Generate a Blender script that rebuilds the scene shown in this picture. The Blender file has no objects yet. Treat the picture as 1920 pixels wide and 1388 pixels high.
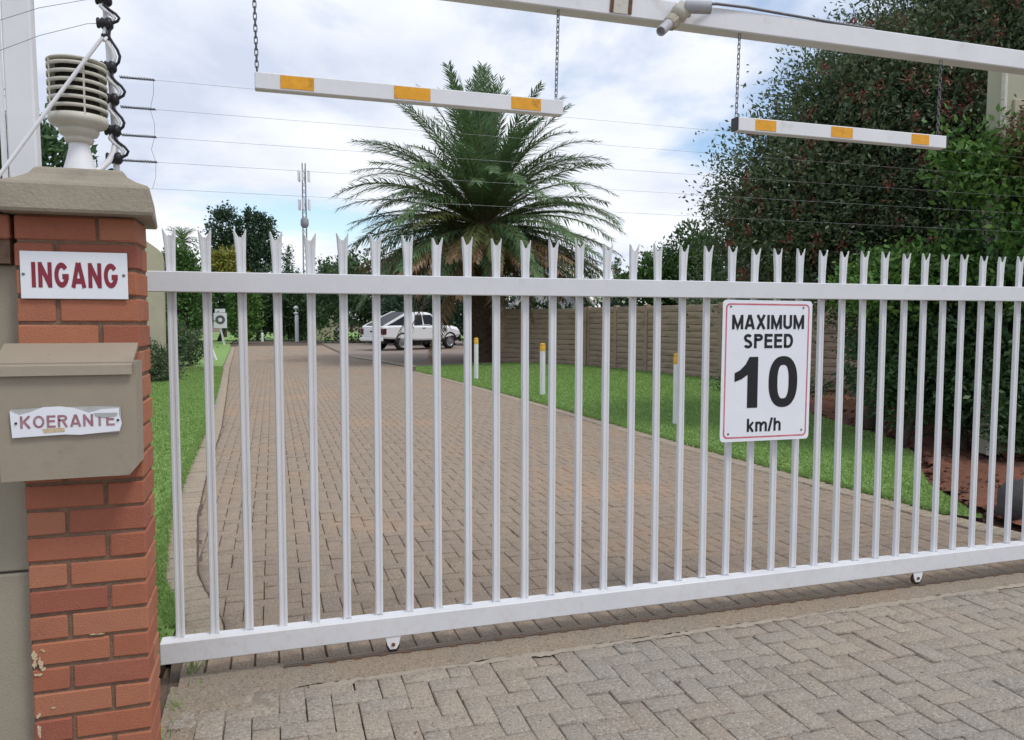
import bpy, math, random
import numpy as np
from mathutils import Vector, Matrix

random.seed(11)
RNG = np.random.default_rng(11)
sc = bpy.context.scene
COL = sc.collection

# ------------------------------------------------------------------ camera
AZ, PITCH, ROLL, CAM_Z = math.radians(72.559), math.radians(3.782), math.radians(0.0696), 1.53
def cam_axes():
    g = Vector((math.sin(AZ), math.cos(AZ), 0)); n = Vector((-math.cos(AZ), math.sin(AZ), 0))
    f = Vector((0, math.cos(PITCH), -math.sin(PITCH))); u = Vector((0, math.sin(PITCH), math.cos(PITCH))); r = Vector((1, 0, 0))
    r2 = r * math.cos(ROLL) + u * math.sin(ROLL); u2 = u * math.cos(ROLL) - r * math.sin(ROLL)
    w = lambda d: Vector((d.dot(g), d.dot(n), d.z))
    return w(r2), w(u2), w(f)
CR, CU, CF = cam_axes()
cam_data = bpy.data.cameras.new('camera')
cam_data.sensor_width = 36.0
cam_data.lens = 1430 / 1920 * 36
cam_data.clip_start = 0.05
cam_data.clip_end = 2000
cam = bpy.data.objects.new('camera', cam_data)
M3 = Matrix((CR, CU, -CF)).transposed()
cam.matrix_world = Matrix.Translation((0, 0, CAM_Z)) @ M3.to_4x4()
COL.objects.link(cam)
sc.camera = cam
sc.render.resolution_x, sc.render.resolution_y = 1024, 740

def in_view(x, y, z=0.0, m=40):
    d = Vector((x, y, z - CAM_Z)); w = d.dot(CF)
    if w < 0.1: return False
    px = 960 + 1430 * d.dot(CR) / w; py = 694 - 1430 * d.dot(CU) / w
    return -m < px < 1920 + m and -m < py < 1388 + m

# ------------------------------------------------------------------ sky, sun, exposure
SUN_EL, SUN_ROT = math.radians(58), math.radians(140)
world = bpy.data.worlds.new('World'); sc.world = world; world.use_nodes = True
wn, wl = world.node_tree.nodes, world.node_tree.links
wn.clear()
w_out = wn.new('ShaderNodeOutputWorld')
sky = wn.new('ShaderNodeTexSky'); sky.sky_type = 'NISHITA'; sky.sun_disc = False
sky.sun_elevation = SUN_EL; sky.sun_rotation = SUN_ROT; sky.air_density = 1.0; sky.dust_density = 0.6
bg_sky = wn.new('ShaderNodeBackground'); bg_sky.inputs[1].default_value = 0.15
wl.new(sky.outputs[0], bg_sky.inputs[0])
tc = wn.new('ShaderNodeTexCoord')
sp = wn.new('ShaderNodeSeparateXYZ'); wl.new(tc.outputs['Generated'], sp.inputs[0])
def wmath(op, a, b=None, clamp=False):
    n = wn.new('ShaderNodeMath'); n.operation = op; n.use_clamp = clamp
    for i, v in enumerate((a, b)):
        if v is None: continue
        if isinstance(v, (int, float)): n.inputs[i].default_value = v
        else: wl.new(v, n.inputs[i])
    return n.outputs[0]
zc = wmath('ADD', wmath('MAXIMUM', sp.outputs[2], 0.0), 0.16)
cx, cy = wmath('DIVIDE', sp.outputs[0], zc), wmath('DIVIDE', sp.outputs[1], zc)
cv = wn.new('ShaderNodeCombineXYZ'); wl.new(cx, cv.inputs[0]); wl.new(cy, cv.inputs[1])
cv.inputs[2].default_value = 3.7
def wnoise(scale, detail, rough, dist=0.0):
    n = wn.new('ShaderNodeTexNoise'); n.inputs['Scale'].default_value = scale; n.inputs['Detail'].default_value = detail
    n.inputs['Roughness'].default_value = rough; n.inputs['Distortion'].default_value = dist
    wl.new(cv.outputs[0], n.inputs['Vector']); return n.outputs['Fac']
def wramp(fac, stops):
    n = wn.new('ShaderNodeValToRGB'); wl.new(fac, n.inputs[0]); e = n.color_ramp.elements
    while len(e) < len(stops): e.new(0.5)
    for k, (p, c) in enumerate(stops): e[k].position = p; e[k].color = c
    return n.outputs[0]
cover = wramp(wnoise(0.75, 8, 0.56, 0.3), [(0.36, (0, 0, 0, 1)), (0.48, (1, 1, 1, 1))])
shade = wramp(wnoise(1.15, 7, 0.55, 0.2), [(0.32, (0.60, 0.66, 0.80, 1)), (0.47, (0.80, 0.84, 0.93, 1)), (0.62, (0.93, 0.95, 1.0, 1))])
bg_cl = wn.new('ShaderNodeBackground'); wl.new(shade, bg_cl.inputs[0]); bg_cl.inputs[1].default_value = 0.92
mx = wn.new('ShaderNodeMixShader'); wl.new(cover, mx.inputs[0]); wl.new(bg_sky.outputs[0], mx.inputs[1]); wl.new(bg_cl.outputs[0], mx.inputs[2])
wl.new(mx.outputs[0], w_out.inputs[0])

sun_d = bpy.data.lights.new('sun', 'SUN'); sun_d.energy = 1.5; sun_d.angle = math.radians(14); sun_d.color = (1.0, 0.96, 0.90)
sun = bpy.data.objects.new('sun', sun_d); COL.objects.link(sun)
sdir = Vector((math.sin(SUN_ROT) * math.cos(SUN_EL), math.cos(SUN_ROT) * math.cos(SUN_EL), math.sin(SUN_EL)))
sun.rotation_euler = (-sdir).to_track_quat('-Z', 'Y').to_euler()
sun.location = (0, 0, 30)
vs = sc.view_settings
vs.view_transform = 'Standard'; vs.look = 'None'; vs.exposure = 0.28; vs.gamma = 1.0; vs.use_curve_mapping = False

# ------------------------------------------------------------------ materials
def pbr(name, c1, c2=None, scale=6.0, rough=0.75, bump=0.0, bscale=60.0, rnd=None, rnd_amt=0.0,
        stain=None, stain_scale=1.2, stain_lo=0.52, stain_hi=0.68, metal=0.0, spec=0.4, speck=None, speck2=None, coat=0.0, grime=None, detail=6, stretch=None, sheen_trans=0.0):
    """procedural surface: noise between two colours, per-piece random tone, stains, specks, bump"""
    m = bpy.data.materials.new(name); m.use_nodes = True
    nt = m.node_tree; N, L = nt.nodes, nt.links; N.clear()
    out = N.new('ShaderNodeOutputMaterial'); b = N.new('ShaderNodeBsdfPrincipled'); L.new(b.outputs[0], out.inputs[0])
    b.inputs['Roughness'].default_value = rough; b.inputs['Metallic'].default_value = metal
    b.inputs['Specular IOR Level'].default_value = spec; b.inputs['Coat Weight'].default_value = coat
    geo = N.new('ShaderNodeNewGeometry'); pos = geo.outputs['Position']
    if stretch:
        mp = N.new('ShaderNodeMapping'); L.new(pos, mp.inputs[0]); mp.inputs['Scale'].default_value = stretch; pos = mp.outputs[0]
    def noise(s, d=detail, r=0.6):
        n = N.new('ShaderNodeTexNoise'); n.inputs['Scale'].default_value = s; n.inputs['Detail'].default_value = d; n.inputs['Roughness'].default_value = r
        L.new(pos, n.inputs['Vector']); return n.outputs['Fac']
    def ramp(f, lo, hi):
        n = N.new('ShaderNodeMapRange'); n.inputs[1].default_value = lo; n.inputs[2].default_value = hi; L.new(f, n.inputs[0]); return n.outputs[0]
    def mix(f, a, c, mode='MIX'):
        n = N.new('ShaderNodeMix'); n.data_type = 'RGBA'; n.blend_type = mode
        for sock, v in ((n.inputs['Factor'], f), (n.inputs['A'], a), (n.inputs['B'], c)):
            if isinstance(v, (int, float)): sock.default_value = v
            elif isinstance(v, tuple): sock.default_value = (*v, 1) if len(v) == 3 else v
            else: L.new(v, sock)
        return n.outputs['Result']
    col = mix(ramp(noise(scale), 0.3, 0.7), c1, c2 or tuple(x * 0.82 for x in c1))
    if rnd:
        oi = N.new('ShaderNodeObjectInfo'); ad = N.new('ShaderNodeMath'); ad.operation = 'ADD'
        L.new(oi.outputs['Random'], ad.inputs[0]); L.new(geo.outputs['Random Per Island'], ad.inputs[1])
        fr = N.new('ShaderNodeMath'); fr.operation = 'FRACT'; L.new(ad.outputs[0], fr.inputs[0])
        cr = N.new('ShaderNodeValToRGB'); L.new(fr.outputs[0], cr.inputs[0]); e = cr.color_ramp.elements
        while len(e) < len(rnd): e.new(0.5)
        for k, c in enumerate(rnd): e[k].position = k / max(1, len(rnd) - 1); e[k].color = (*c, 1)
        col = mix(rnd_amt, col, cr.outputs[0])
    if stain:
        col = mix(ramp(noise(stain_scale, 7, 0.62), stain_lo, stain_hi), col, stain)
    if speck:
        sc_, sl, sh, scol = speck
        col = mix(ramp(noise(sc_, 3, 0.7), sl, sh), col, scol)
    if speck2:
        sc_, sl, sh, scol = speck2
        col = mix(ramp(noise(sc_, 4, 0.75), sl, sh), col, scol)
    if grime:    # dust splashed up from the ground: (colour, full below z, none above z)
        gcol, z0, z1 = grime; sx = N.new('ShaderNodeSeparateXYZ'); L.new(geo.outputs['Position'], sx.inputs[0])
        fa = ramp(sx.outputs[2], z1, z0); mu = N.new('ShaderNodeMath'); mu.operation = 'MULTIPLY'; L.new(fa, mu.inputs[0]); L.new(ramp(noise(19, 7, 0.7), 0.50, 0.85), mu.inputs[1])
        col = mix(mu.outputs[0], col, gcol)
    L.new(col, b.inputs['Base Color'])
    if bump:
        bp = N.new('ShaderNodeBump'); bp.inputs['Strength'].default_value = bump; bp.inputs['Distance'].default_value = 0.02
        L.new(noise(bscale, 5, 0.65), bp.inputs['Height']); L.new(bp.outputs[0], b.inputs['Normal'])
    if sheen_trans:
        tr = N.new('ShaderNodeBsdfTranslucent'); L.new(col, tr.inputs[0]); ms = N.new('ShaderNodeMixShader'); ms.inputs[0].default_value = sheen_trans
        L.new(b.outputs[0], ms.inputs[1]); L.new(tr.outputs[0], ms.inputs[2]); L.new(ms.outputs[0], out.inputs[0])
    return m

MT = {}
MT['brick'] = pbr('fired clay brick', (0.417, 0.153, 0.083), (0.342, 0.118, 0.067), 14, 0.9, 0.4, 210,
                  rnd=[(0.451, 0.182, 0.099), (0.351, 0.118, 0.073), (0.434, 0.189, 0.107), (0.284, 0.086, 0.064), (0.409, 0.148, 0.077), (0.417, 0.198, 0.124)], rnd_amt=0.72,
                  stain=(0.243, 0.103, 0.073), stain_scale=9, stain_lo=0.58, stain_hi=0.85, speck=(170, 0.62, 0.76, (0.134, 0.057, 0.043)), speck2=(60, 0.62, 0.78, (0.467, 0.256, 0.171)))
MT['mortar'] = pbr('raked brown mortar', (0.273, 0.163, 0.105), (0.168, 0.116, 0.082), 30, 0.95, 0.6, 140)
MT['splash'] = pbr('dried cream paint splash', (0.62, 0.50, 0.33), None, 60, 0.9, 0.3, 120)
MT['plaster'] = pbr('painted taupe plaster', (0.33, 0.295, 0.225), (0.295, 0.265, 0.205), 2.5, 0.85, 0.25, 160, stain=(0.20, 0.18, 0.14), stain_scale=3, stain_lo=0.55, stain_hi=0.8)
MT['cap'] = pbr('painted cast concrete', (0.335, 0.29, 0.225), (0.28, 0.245, 0.19), 7, 0.85, 0.35, 70, stain=(0.19, 0.165, 0.135), stain_scale=6, stain_lo=0.55, stain_hi=0.78)
MT['box'] = pbr('painted taupe sheet steel', (0.328, 0.276, 0.211), (0.295, 0.252, 0.195), 5, 0.6, 0.08, 40, stain=(0.209, 0.184, 0.154), stain_scale=6, stain_lo=0.58, stain_hi=0.85, speck=(48, 0.69, 0.78, (0.16, 0.10, 0.06)))
MT['gate'] = pbr('white painted steel', (0.685, 0.692, 0.712), (0.632, 0.638, 0.661), 4, 0.5, 0.05, 60, stain=(0.509, 0.487, 0.447), stain_scale=14, stain_lo=0.62, stain_hi=0.9, speck=(75, 0.70, 0.80, (0.30, 0.20, 0.13)), grime=((0.56, 0.50, 0.43), 0.09, 0.30))
MT['white'] = pbr('white painted metal', (0.768, 0.770, 0.788), (0.697, 0.700, 0.729), 5, 0.5, stain=(0.525, 0.500, 0.453), stain_scale=9, stain_lo=0.6, stain_hi=0.9)
MT['sign'] = pbr('white enamel sign sheet', (0.80, 0.82, 0.86), (0.76, 0.78, 0.83), 6, 0.42)
MT['black'] = pbr('black print', (0.012, 0.012, 0.016), None, 20, 0.5)
MT['red'] = pbr('faded red print', (0.55, 0.10, 0.14), (0.62, 0.22, 0.27), 18, 0.5)
MT['dkred'] = pbr('dark red lettering', (0.21, 0.018, 0.035), (0.26, 0.03, 0.05), 30, 0.5)
MT['fadered'] = pbr('weathered maroon lettering', (0.27, 0.09, 0.12), (0.42, 0.26, 0.28), 55, 0.6)
MT['plate'] = pbr('weathered grey plate', (0.46, 0.46, 0.45), (0.36, 0.36, 0.35), 30, 0.6)
MT['yellow'] = pbr('amber reflective tape', (0.82, 0.40, 0.018), (0.70, 0.31, 0.015), 40, 0.45, stain=(0.40, 0.20, 0.03), stain_scale=22, stain_lo=0.58, stain_hi=0.75)
MT['galv'] = pbr('dull galvanised steel', (0.20, 0.20, 0.21), (0.13, 0.13, 0.14), 40, 0.5, metal=0.7)
MT['wire'] = pbr('thin steel wire', (0.36, 0.36, 0.38), (0.12, 0.12, 0.13), 9, 0.45, metal=0.5)
MT['dark'] = pbr('black plastic', (0.018, 0.018, 0.022), None, 30, 0.45)
MT['rust'] = pbr('rusty steel', (0.19, 0.09, 0.04), (0.09, 0.05, 0.03), 60, 0.8, 0.3, 150)
MT['track'] = pbr('dark steel rail', (0.07, 0.06, 0.055), (0.12, 0.08, 0.06), 30, 0.6, metal=0.4)
MT['lamp'] = pbr('cream weathered plastic', (0.589, 0.570, 0.493), (0.500, 0.478, 0.406), 12, 0.55, stain=(0.375, 0.340, 0.270), stain_scale=20, stain_lo=0.55, stain_hi=0.8)
MT['lampdark'] = pbr('dark lamp interior', (0.035, 0.035, 0.03), None, 20, 0.7)
MT['pipe'] = pbr('grey plastic barrel', (0.45, 0.45, 0.48), (0.36, 0.36, 0.39), 20, 0.5)
MT['joint'] = pbr('dirty cream plastic joint', (0.46, 0.41, 0.32), (0.30, 0.27, 0.20), 40, 0.6, 0.2, 120)
PAVE_R = [(0.293, 0.236, 0.183), (0.378, 0.313, 0.243), (0.333, 0.294, 0.253), (0.395, 0.329, 0.253), (0.324, 0.255, 0.204)]
MT['paver_out'] = pbr('weathered grey brown pavers', (0.356, 0.299, 0.235), (0.301, 0.259, 0.209), 3.0, 0.92, 0.55, 170, rnd=PAVE_R, rnd_amt=0.55,
                      stain=(0.275, 0.259, 0.231), stain_scale=0.8, stain_lo=0.45, stain_hi=0.66, speck=(105, 0.52, 0.64, (0.504, 0.446, 0.373)), speck2=(72, 0.53, 0.66, (0.180, 0.152, 0.124)))
PAVE_I = [(0.249, 0.186, 0.134), (0.326, 0.249, 0.184), (0.276, 0.221, 0.181), (0.350, 0.258, 0.181), (0.282, 0.213, 0.157)]
MT['paver_in'] = pbr('brown driveway pavers', (0.336, 0.260, 0.192), (0.281, 0.224, 0.172), 2.0, 0.92, 0.5, 150, rnd=PAVE_I, rnd_amt=0.5,
                     stain=(0.461, 0.273, 0.157), stain_scale=0.5, stain_lo=0.53, stain_hi=0.76, speck=(105, 0.52, 0.64, (0.470, 0.395, 0.305)), speck2=(72, 0.53, 0.66, (0.191, 0.147, 0.111)))
MT['paver_edge'] = pbr('pale edging pavers', (0.385, 0.317, 0.234), (0.326, 0.267, 0.197), 3, 0.92, 0.5, 150, rnd=[(0.330, 0.258, 0.188), (0.422, 0.354, 0.262), (0.367, 0.308, 0.248)], rnd_amt=0.45,
                       stain=(0.267, 0.188, 0.124), stain_scale=2.2, stain_lo=0.55, stain_hi=0.75, speck=(105, 0.52, 0.64, (0.459, 0.395, 0.312)), speck2=(72, 0.53, 0.66, (0.202, 0.156, 0.120)))
MT['sand'] = pbr('joint sand', (0.160, 0.116, 0.083), (0.090, 0.070, 0.054), 8, 1.0, 0.5, 200, stain=(0.054, 0.064, 0.031), stain_scale=3, stain_lo=0.6, stain_hi=0.7)
MT['slab'] = pbr('dusty concrete strip', (0.300, 0.241, 0.178), (0.252, 0.215, 0.174), 5, 0.95, 0.6, 90, stain=(0.300, 0.224, 0.157), stain_scale=1.7, stain_lo=0.45, stain_hi=0.72, speck=(105, 0.52, 0.64, (0.407, 0.348, 0.271)), speck2=(72, 0.53, 0.66, (0.162, 0.124, 0.093)))
MT['mortarlip'] = pbr('pale cement edge', (0.410, 0.357, 0.287), (0.312, 0.262, 0.205), 14, 0.95, 0.6, 90)
MT['dirt'] = pbr('sandy earth', (0.36, 0.235, 0.135), (0.28, 0.18, 0.105), 12, 1.0, 0.6, 120)
MT['ground'] = pbr('bare brown earth', (0.17, 0.12, 0.08), (0.12, 0.10, 0.06), 0.8, 1.0)
MT['soil'] = pbr('red garden soil', (0.21, 0.085, 0.048), (0.135, 0.058, 0.036), 6, 1.0, 0.8, 30, stain=(0.07, 0.035, 0.025), stain_scale=3, stain_lo=0.5, stain_hi=0.7)
MT['mulch'] = pbr('dark mulch', (0.045, 0.028, 0.02), (0.03, 0.02, 0.015), 9, 1.0, 0.8, 50)
MT['bay'] = pbr('dusty grey brown paving', (0.290, 0.225, 0.181), (0.239, 0.196, 0.167), 3, 0.95, 0.3, 60)
MT['lawn'] = pbr('mown lawn', (0.230, 0.382, 0.105), (0.185, 0.316, 0.085), 3.5, 0.9, 0.7, 160, stain=(0.310, 0.395, 0.138), stain_scale=1.4, stain_lo=0.5, stain_hi=0.75)
MT['blade'] = pbr('grass blade', (0.242, 0.395, 0.105), (0.196, 0.330, 0.086), 1.6, 0.7, rnd=[(0.189, 0.316, 0.080), (0.280, 0.421, 0.123), (0.346, 0.408, 0.174)], rnd_amt=0.45, sheen_trans=0.25)
def leafmat(name, cols, amt=0.9, rough=0.5, tr=0.18):
    return pbr(name, cols[0], cols[1], 1.5, rough, rnd=cols, rnd_amt=amt, spec=0.35, sheen_trans=tr)
MT['leaf_bottle'] = leafmat('dark narrow leaf', [(0.047, 0.092, 0.042), (0.089, 0.143, 0.062), (0.141, 0.180, 0.084), (0.069, 0.116, 0.062), (0.164, 0.158, 0.094)])
MT['flower'] = leafmat('red brush flower', [(0.24, 0.055, 0.045), (0.17, 0.07, 0.05), (0.27, 0.085, 0.06)])
MT['leaf_bright'] = leafmat('fresh green leaf', [(0.047, 0.128, 0.024), (0.101, 0.216, 0.041), (0.149, 0.270, 0.061), (0.068, 0.155, 0.034)])
MT['leaf_dark'] = leafmat('deep green leaf', [(0.026, 0.067, 0.024), (0.053, 0.113, 0.040), (0.083, 0.150, 0.053), (0.037, 0.083, 0.030)])
MT['leaf_mid'] = leafmat('mid green leaf', [(0.038, 0.101, 0.024), (0.074, 0.162, 0.038), (0.115, 0.209, 0.054), (0.054, 0.121, 0.030)])
MT['leaf_blue'] = leafmat('blue green leaf', [(0.022, 0.050, 0.031), (0.038, 0.078, 0.043), (0.060, 0.102, 0.055)])
MT['leaf_yellow'] = leafmat('yellow green leaf', [(0.220, 0.220, 0.039), (0.297, 0.286, 0.055), (0.165, 0.187, 0.033)])
MT['leaf_brown'] = leafmat('dry brown leaf', [(0.13, 0.075, 0.035), (0.19, 0.115, 0.055), (0.09, 0.055, 0.03)])
MT['frond'] = leafmat('green palm leaflet', [(0.070, 0.145, 0.064), (0.118, 0.210, 0.088), (0.168, 0.258, 0.110), (0.095, 0.176, 0.077)], tr=0.25)
MT['frond_olive'] = leafmat('ageing olive palm leaflet', [(0.121, 0.149, 0.049), (0.179, 0.186, 0.068), (0.097, 0.130, 0.049)], tr=0.12)
MT['frond_dead'] = leafmat('dead brown palm leaflet', [(0.195, 0.117, 0.058), (0.299, 0.195, 0.104), (0.130, 0.078, 0.042)], tr=0.08)
MT['rachis'] = pbr('palm leaf stalk', (0.16, 0.15, 0.06), (0.11, 0.11, 0.045), 8, 0.6)
MT['ptrunk'] = pbr('fibrous palm trunk', (0.085, 0.055, 0.038), (0.05, 0.035, 0.026), 6, 0.95, 0.8, 30, rnd=[(0.05, 0.035, 0.026), (0.13, 0.085, 0.055), (0.085, 0.055, 0.035)], rnd_amt=0.6)
MT['dates'] = pbr('orange fruit stalks', (0.22, 0.075, 0.03), (0.14, 0.05, 0.025), 20, 0.8)
MT['bark'] = pbr('grey brown bark', (0.075, 0.055, 0.04), (0.045, 0.035, 0.026), 14, 0.95, 0.7, 60)
MT['wallslab'] = pbr('precast concrete slab', (0.374, 0.277, 0.209), (0.312, 0.232, 0.173), 4, 0.95, 0.8, 14, rnd=[(0.312, 0.225, 0.173), (0.406, 0.307, 0.230), (0.367, 0.270, 0.202)], rnd_amt=0.5, stain=(0.203, 0.158, 0.122), stain_scale=1.4, stain_lo=0.52, stain_hi=0.75, stretch=(1, 1, 3))
MT['cream'] = pbr('cream plaster', (0.46, 0.42, 0.31), (0.40, 0.37, 0.275), 2, 0.85, 0.2, 90, stain=(0.34, 0.31, 0.23), stain_scale=1.5, stain_lo=0.55, stain_hi=0.8)
MT['creamcol'] = pbr('pale olive cream paint', (0.40, 0.40, 0.29), (0.36, 0.36, 0.265), 2, 0.8)
MT['house'] = pbr('white plaster', (0.74, 0.75, 0.76), (0.68, 0.69, 0.70), 2, 0.8)
MT['roof'] = pbr('grey roof sheet', (0.16, 0.16, 0.165), (0.12, 0.12, 0.125), 3, 0.7)
MT['car'] = pbr('white car paint', (0.78, 0.79, 0.81), (0.74, 0.75, 0.77), 2, 0.3, coat=0.6)
MT['glass'] = pbr('dark tinted glass', (0.02, 0.026, 0.032), None, 3, 0.06, spec=0.7)
MT['rubber'] = pbr('tyre rubber', (0.02, 0.02, 0.02), None, 12, 0.85)
MT['rim'] = pbr('grey alloy', (0.30, 0.30, 0.31), None, 12, 0.35, metal=0.7)
MT['tail'] = pbr('dark red lens', (0.112, 0.008, 0.014), (0.035, 0.014, 0.021), 14, 0.2)
MT['mast'] = pbr('galvanised lattice', (0.30, 0.31, 0.33), (0.22, 0.23, 0.25), 1, 0.6)
MT['rock'] = pbr('dark grey stone', (0.05, 0.048, 0.05), (0.075, 0.07, 0.07), 8, 0.9, 0.6, 30)
MT['bollcap'] = pbr('yellow paint band', (0.72, 0.42, 0.03), (0.60, 0.36, 0.04), 30, 0.5)
MT['distant'] = MT['mast']

# ------------------------------------------------------------------ building helpers
def tag(o, label=None, cat=None, group=None, kind=None):
    for k, v in (('label', label), ('category', cat), ('group', group), ('kind', kind)):
        if v: o[k] = v
    return o

def wloc(o):
    v = Vector((0, 0, 0))
    while o is not None:
        v += o.location; o = o.parent
    return v

def thing(name, loc, label, cat, group=None):
    o = bpy.data.objects.new(name, None); o.location = loc; o.empty_display_size = 0.2
    COL.objects.link(o); return tag(o, label, cat, group)

def link_mesh(name, me, mat=None, parent=None):
    o = bpy.data.objects.new(name, me); COL.objects.link(o)
    if mat is not None and not me.materials: me.materials.append(MT[mat] if isinstance(mat, str) else mat)
    if parent is not None: o.parent = parent
    return o

def np_mesh(name, V, F):
    """fast mesh from (n,3) verts and (m,3|4) faces"""
    V = np.asarray(V, dtype=np.float32); F = np.asarray(F, dtype=np.int32)
    me = bpy.data.meshes.new(name); k = F.shape[1]
    me.vertices.add(len(V)); me.vertices.foreach_set('co', V.ravel())
    me.loops.add(F.size); me.loops.foreach_set('vertex_index', F.ravel())
    me.polygons.add(len(F)); me.polygons.foreach_set('loop_start', np.arange(0, F.size, k, dtype=np.int32))
    me.update(calc_edges=True); return me

class MB:
    """collects simple solids in world coordinates; build() links them as one mesh object"""
    def __init__(s): s.v = []; s.f = []; s.sm = []
    def add(s, verts, faces, smooth=False):
        b = len(s.v); s.v += [tuple(p) for p in verts]; s.f += [tuple(i + b for i in f) for f in faces]; s.sm += [smooth] * len(faces); return s
    def box(s, c, d, rz=0.0, ch=0.0, M=None):
        hx, hy, hz = d[0] / 2, d[1] / 2, d[2] / 2
        if ch <= 0:
            vs_ = [(sx * hx, sy * hy, sz * hz) for sz in (-1, 1) for sy in (-1, 1) for sx in (-1, 1)]
            fs = [(0, 2, 3, 1), (4, 5, 7, 6), (0, 1, 5, 4), (2, 6, 7, 3), (0, 4, 6, 2), (1, 3, 7, 5)]
        else:
            vs_, fs, idx = [], [], {}
            for sx in (-1, 1):
                for sy in (-1, 1):
                    for sz in (-1, 1):
                        for ax in range(3):
                            p = [sx * (hx - ch), sy * (hy - ch), sz * (hz - ch)]; p[ax] = (sx * hx, sy * hy, sz * hz)[ax]
                            idx[(sx, sy, sz, ax)] = len(vs_); vs_.append(tuple(p))
            sg = (-1, 1)
            for a in sg:
                for ax in range(3):
                    o1, o2 = (ax + 1) % 3, (ax + 2) % 3
                    def key(p1, p2):
                        q = [0, 0, 0]; q[ax] = a; q[o1] = p1; q[o2] = p2; return idx[(q[0], q[1], q[2], ax)]
                    q = [key(-1, -1), key(1, -1), key(1, 1), key(-1, 1)]
                    fs.append(tuple(q if a > 0 else q[::-1]))
            for ax in range(3):
                o1, o2 = (ax + 1) % 3, (ax + 2) % 3
                for a in sg:
                    for b_ in sg:
                        def key(p, face):
                            q = [0, 0, 0]; q[ax] = p; q[o1] = a; q[o2] = b_; return idx[(q[0], q[1], q[2], face)]
                        q = [key(-1, o1), key(1, o1), key(1, o2), key(-1, o2)]
                        fs.append(tuple(q[::-1] if a * b_ > 0 else q))
            for sx in sg:
                for sy in sg:
                    for sz in sg:
                        t = [idx[(sx, sy, sz, k)] for k in range(3)]
                        fs.append(tuple(t if sx * sy * sz > 0 else t[::-1]))
        R = Matrix.Rotation(rz, 3, 'Z') if M is None else M
        c = Vector(c)
        return s.add([R @ Vector(p) + c for p in vs_], fs)
    def bar(s, p0, p1, w, h, ch=0.0, up=(0, 0, 1)):
        """box of section w x h from p0 to p1"""
        p0, p1 = Vector(p0), Vector(p1); d = p1 - p0; x = d.normalized(); y = Vector(up).cross(x)
        y = y.normalized() if y.length > 1e-5 else Vector((0, 1, 0)); z = x.cross(y)
        M = Matrix((x, y, z)).transposed()
        return s.box((p0 + p1) / 2, (d.length, w, h), M=M, ch=ch)
    def tube(s, pts, r, n=8, cap=True, smooth=True):
        pts = [Vector(p) for p in pts]; rs = r if isinstance(r, (list, tuple)) else [r] * len(pts)
        vs_, fs = [], []; ref = None
        for i, p in enumerate(pts):
            t = (pts[min(i + 1, len(pts) - 1)] - pts[max(i - 1, 0)]).normalized()
            if ref is None: ref = Vector((0, 0, 1)).cross(t) if abs(t.z) < 0.95 else Vector((1, 0, 0)).cross(t)
            a = (ref - t * ref.dot(t)).normalized(); b_ = t.cross(a); ref = a
            for k in range(n):
                an = 2 * math.pi * k / n; vs_.append(p + (a * math.cos(an) + b_ * math.sin(an)) * rs[i])
        for i in range(len(pts) - 1):
            for k in range(n):
                k2 = (k + 1) % n; fs.append((i * n + k, i * n + k2, (i + 1) * n + k2, (i + 1) * n + k))
        s.add(vs_, fs, smooth)
        if cap:
            s.add(vs_[:n], [tuple(range(n))[::-1]]); s.add(vs_[-n:], [tuple(range(n))])
        return s
    def lathe(s, c, prof, n=24, axis=None, smooth=True):
        """prof: list of (radius, height) along axis from c"""
        c = Vector(c); z = Vector(axis or (0, 0, 1)).normalized(); x = z.orthogonal().normalized(); y = z.cross(x)
        vs_, fs = [], []
        for r, h in prof:
            for k in range(n):
                a = 2 * math.pi * k / n; vs_.append(c + z * h + (x * math.cos(a) + y * math.sin(a)) * r)
        for i in range(len(prof) - 1):
            for k in range(n):
                k2 = (k + 1) % n; fs.append((i * n + k, i * n + k2, (i + 1) * n + k2, (i + 1) * n + k))
        return s.add(vs_, fs, smooth)
    def prism(s, poly, y0, y1, M=None):
        """polygon in (x,z), extruded in y from y0 to y1; M maps local to world (4x4)"""
        n = len(poly); vs_ = [Vector((x, y0, z)) for x, z in poly] + [Vector((x, y1, z)) for x, z in poly]
        fs = [tuple(range(n)), tuple(range(n, 2 * n))[::-1]] + [(i, i + n, (i + 1) % n + n, (i + 1) % n) for i in range(n)]
        if M is not None: vs_ = [M @ p for p in vs_]
        return s.add(vs_, fs)
    def build(s, name, mat, parent=None, kind=None):
        o0 = wloc(parent) if parent is not None else Vector((0, 0, 0))
        me = bpy.data.meshes.new(name)
        me.from_pydata([(p[0] - o0.x, p[1] - o0.y, p[2] - o0.z) for p in s.v], [], s.f); me.update()
        for i, f in enumerate(me.polygons): f.use_smooth = s.sm[i]
        o = link_mesh(name, me, mat, parent)
        if kind: o['kind'] = kind
        return o

def recentre(o):
    """put a top-level mesh's origin at its own base centre"""
    me = o.data; n = len(me.vertices); a = np.empty(n * 3, np.float32); me.vertices.foreach_get('co', a); a = a.reshape(-1, 3)
    c = (a.min(0) + a.max(0)) / 2; c[2] = a[:, 2].min(); me.vertices.foreach_set('co', (a - c).ravel()); o.location = Vector(c.tolist()); me.update(); return o

def sheet(name, poly, z, mat, kind='structure', tri=None):
    me = bpy.data.meshes.new(name); me.from_pydata([(x, y, z) for x, y in poly], [], [tuple(range(len(poly)))]); me.update()
    if me.polygons[0].normal.z < 0: me.flip_normals()
    return tag(link_mesh(name, me, mat), kind=kind)

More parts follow.
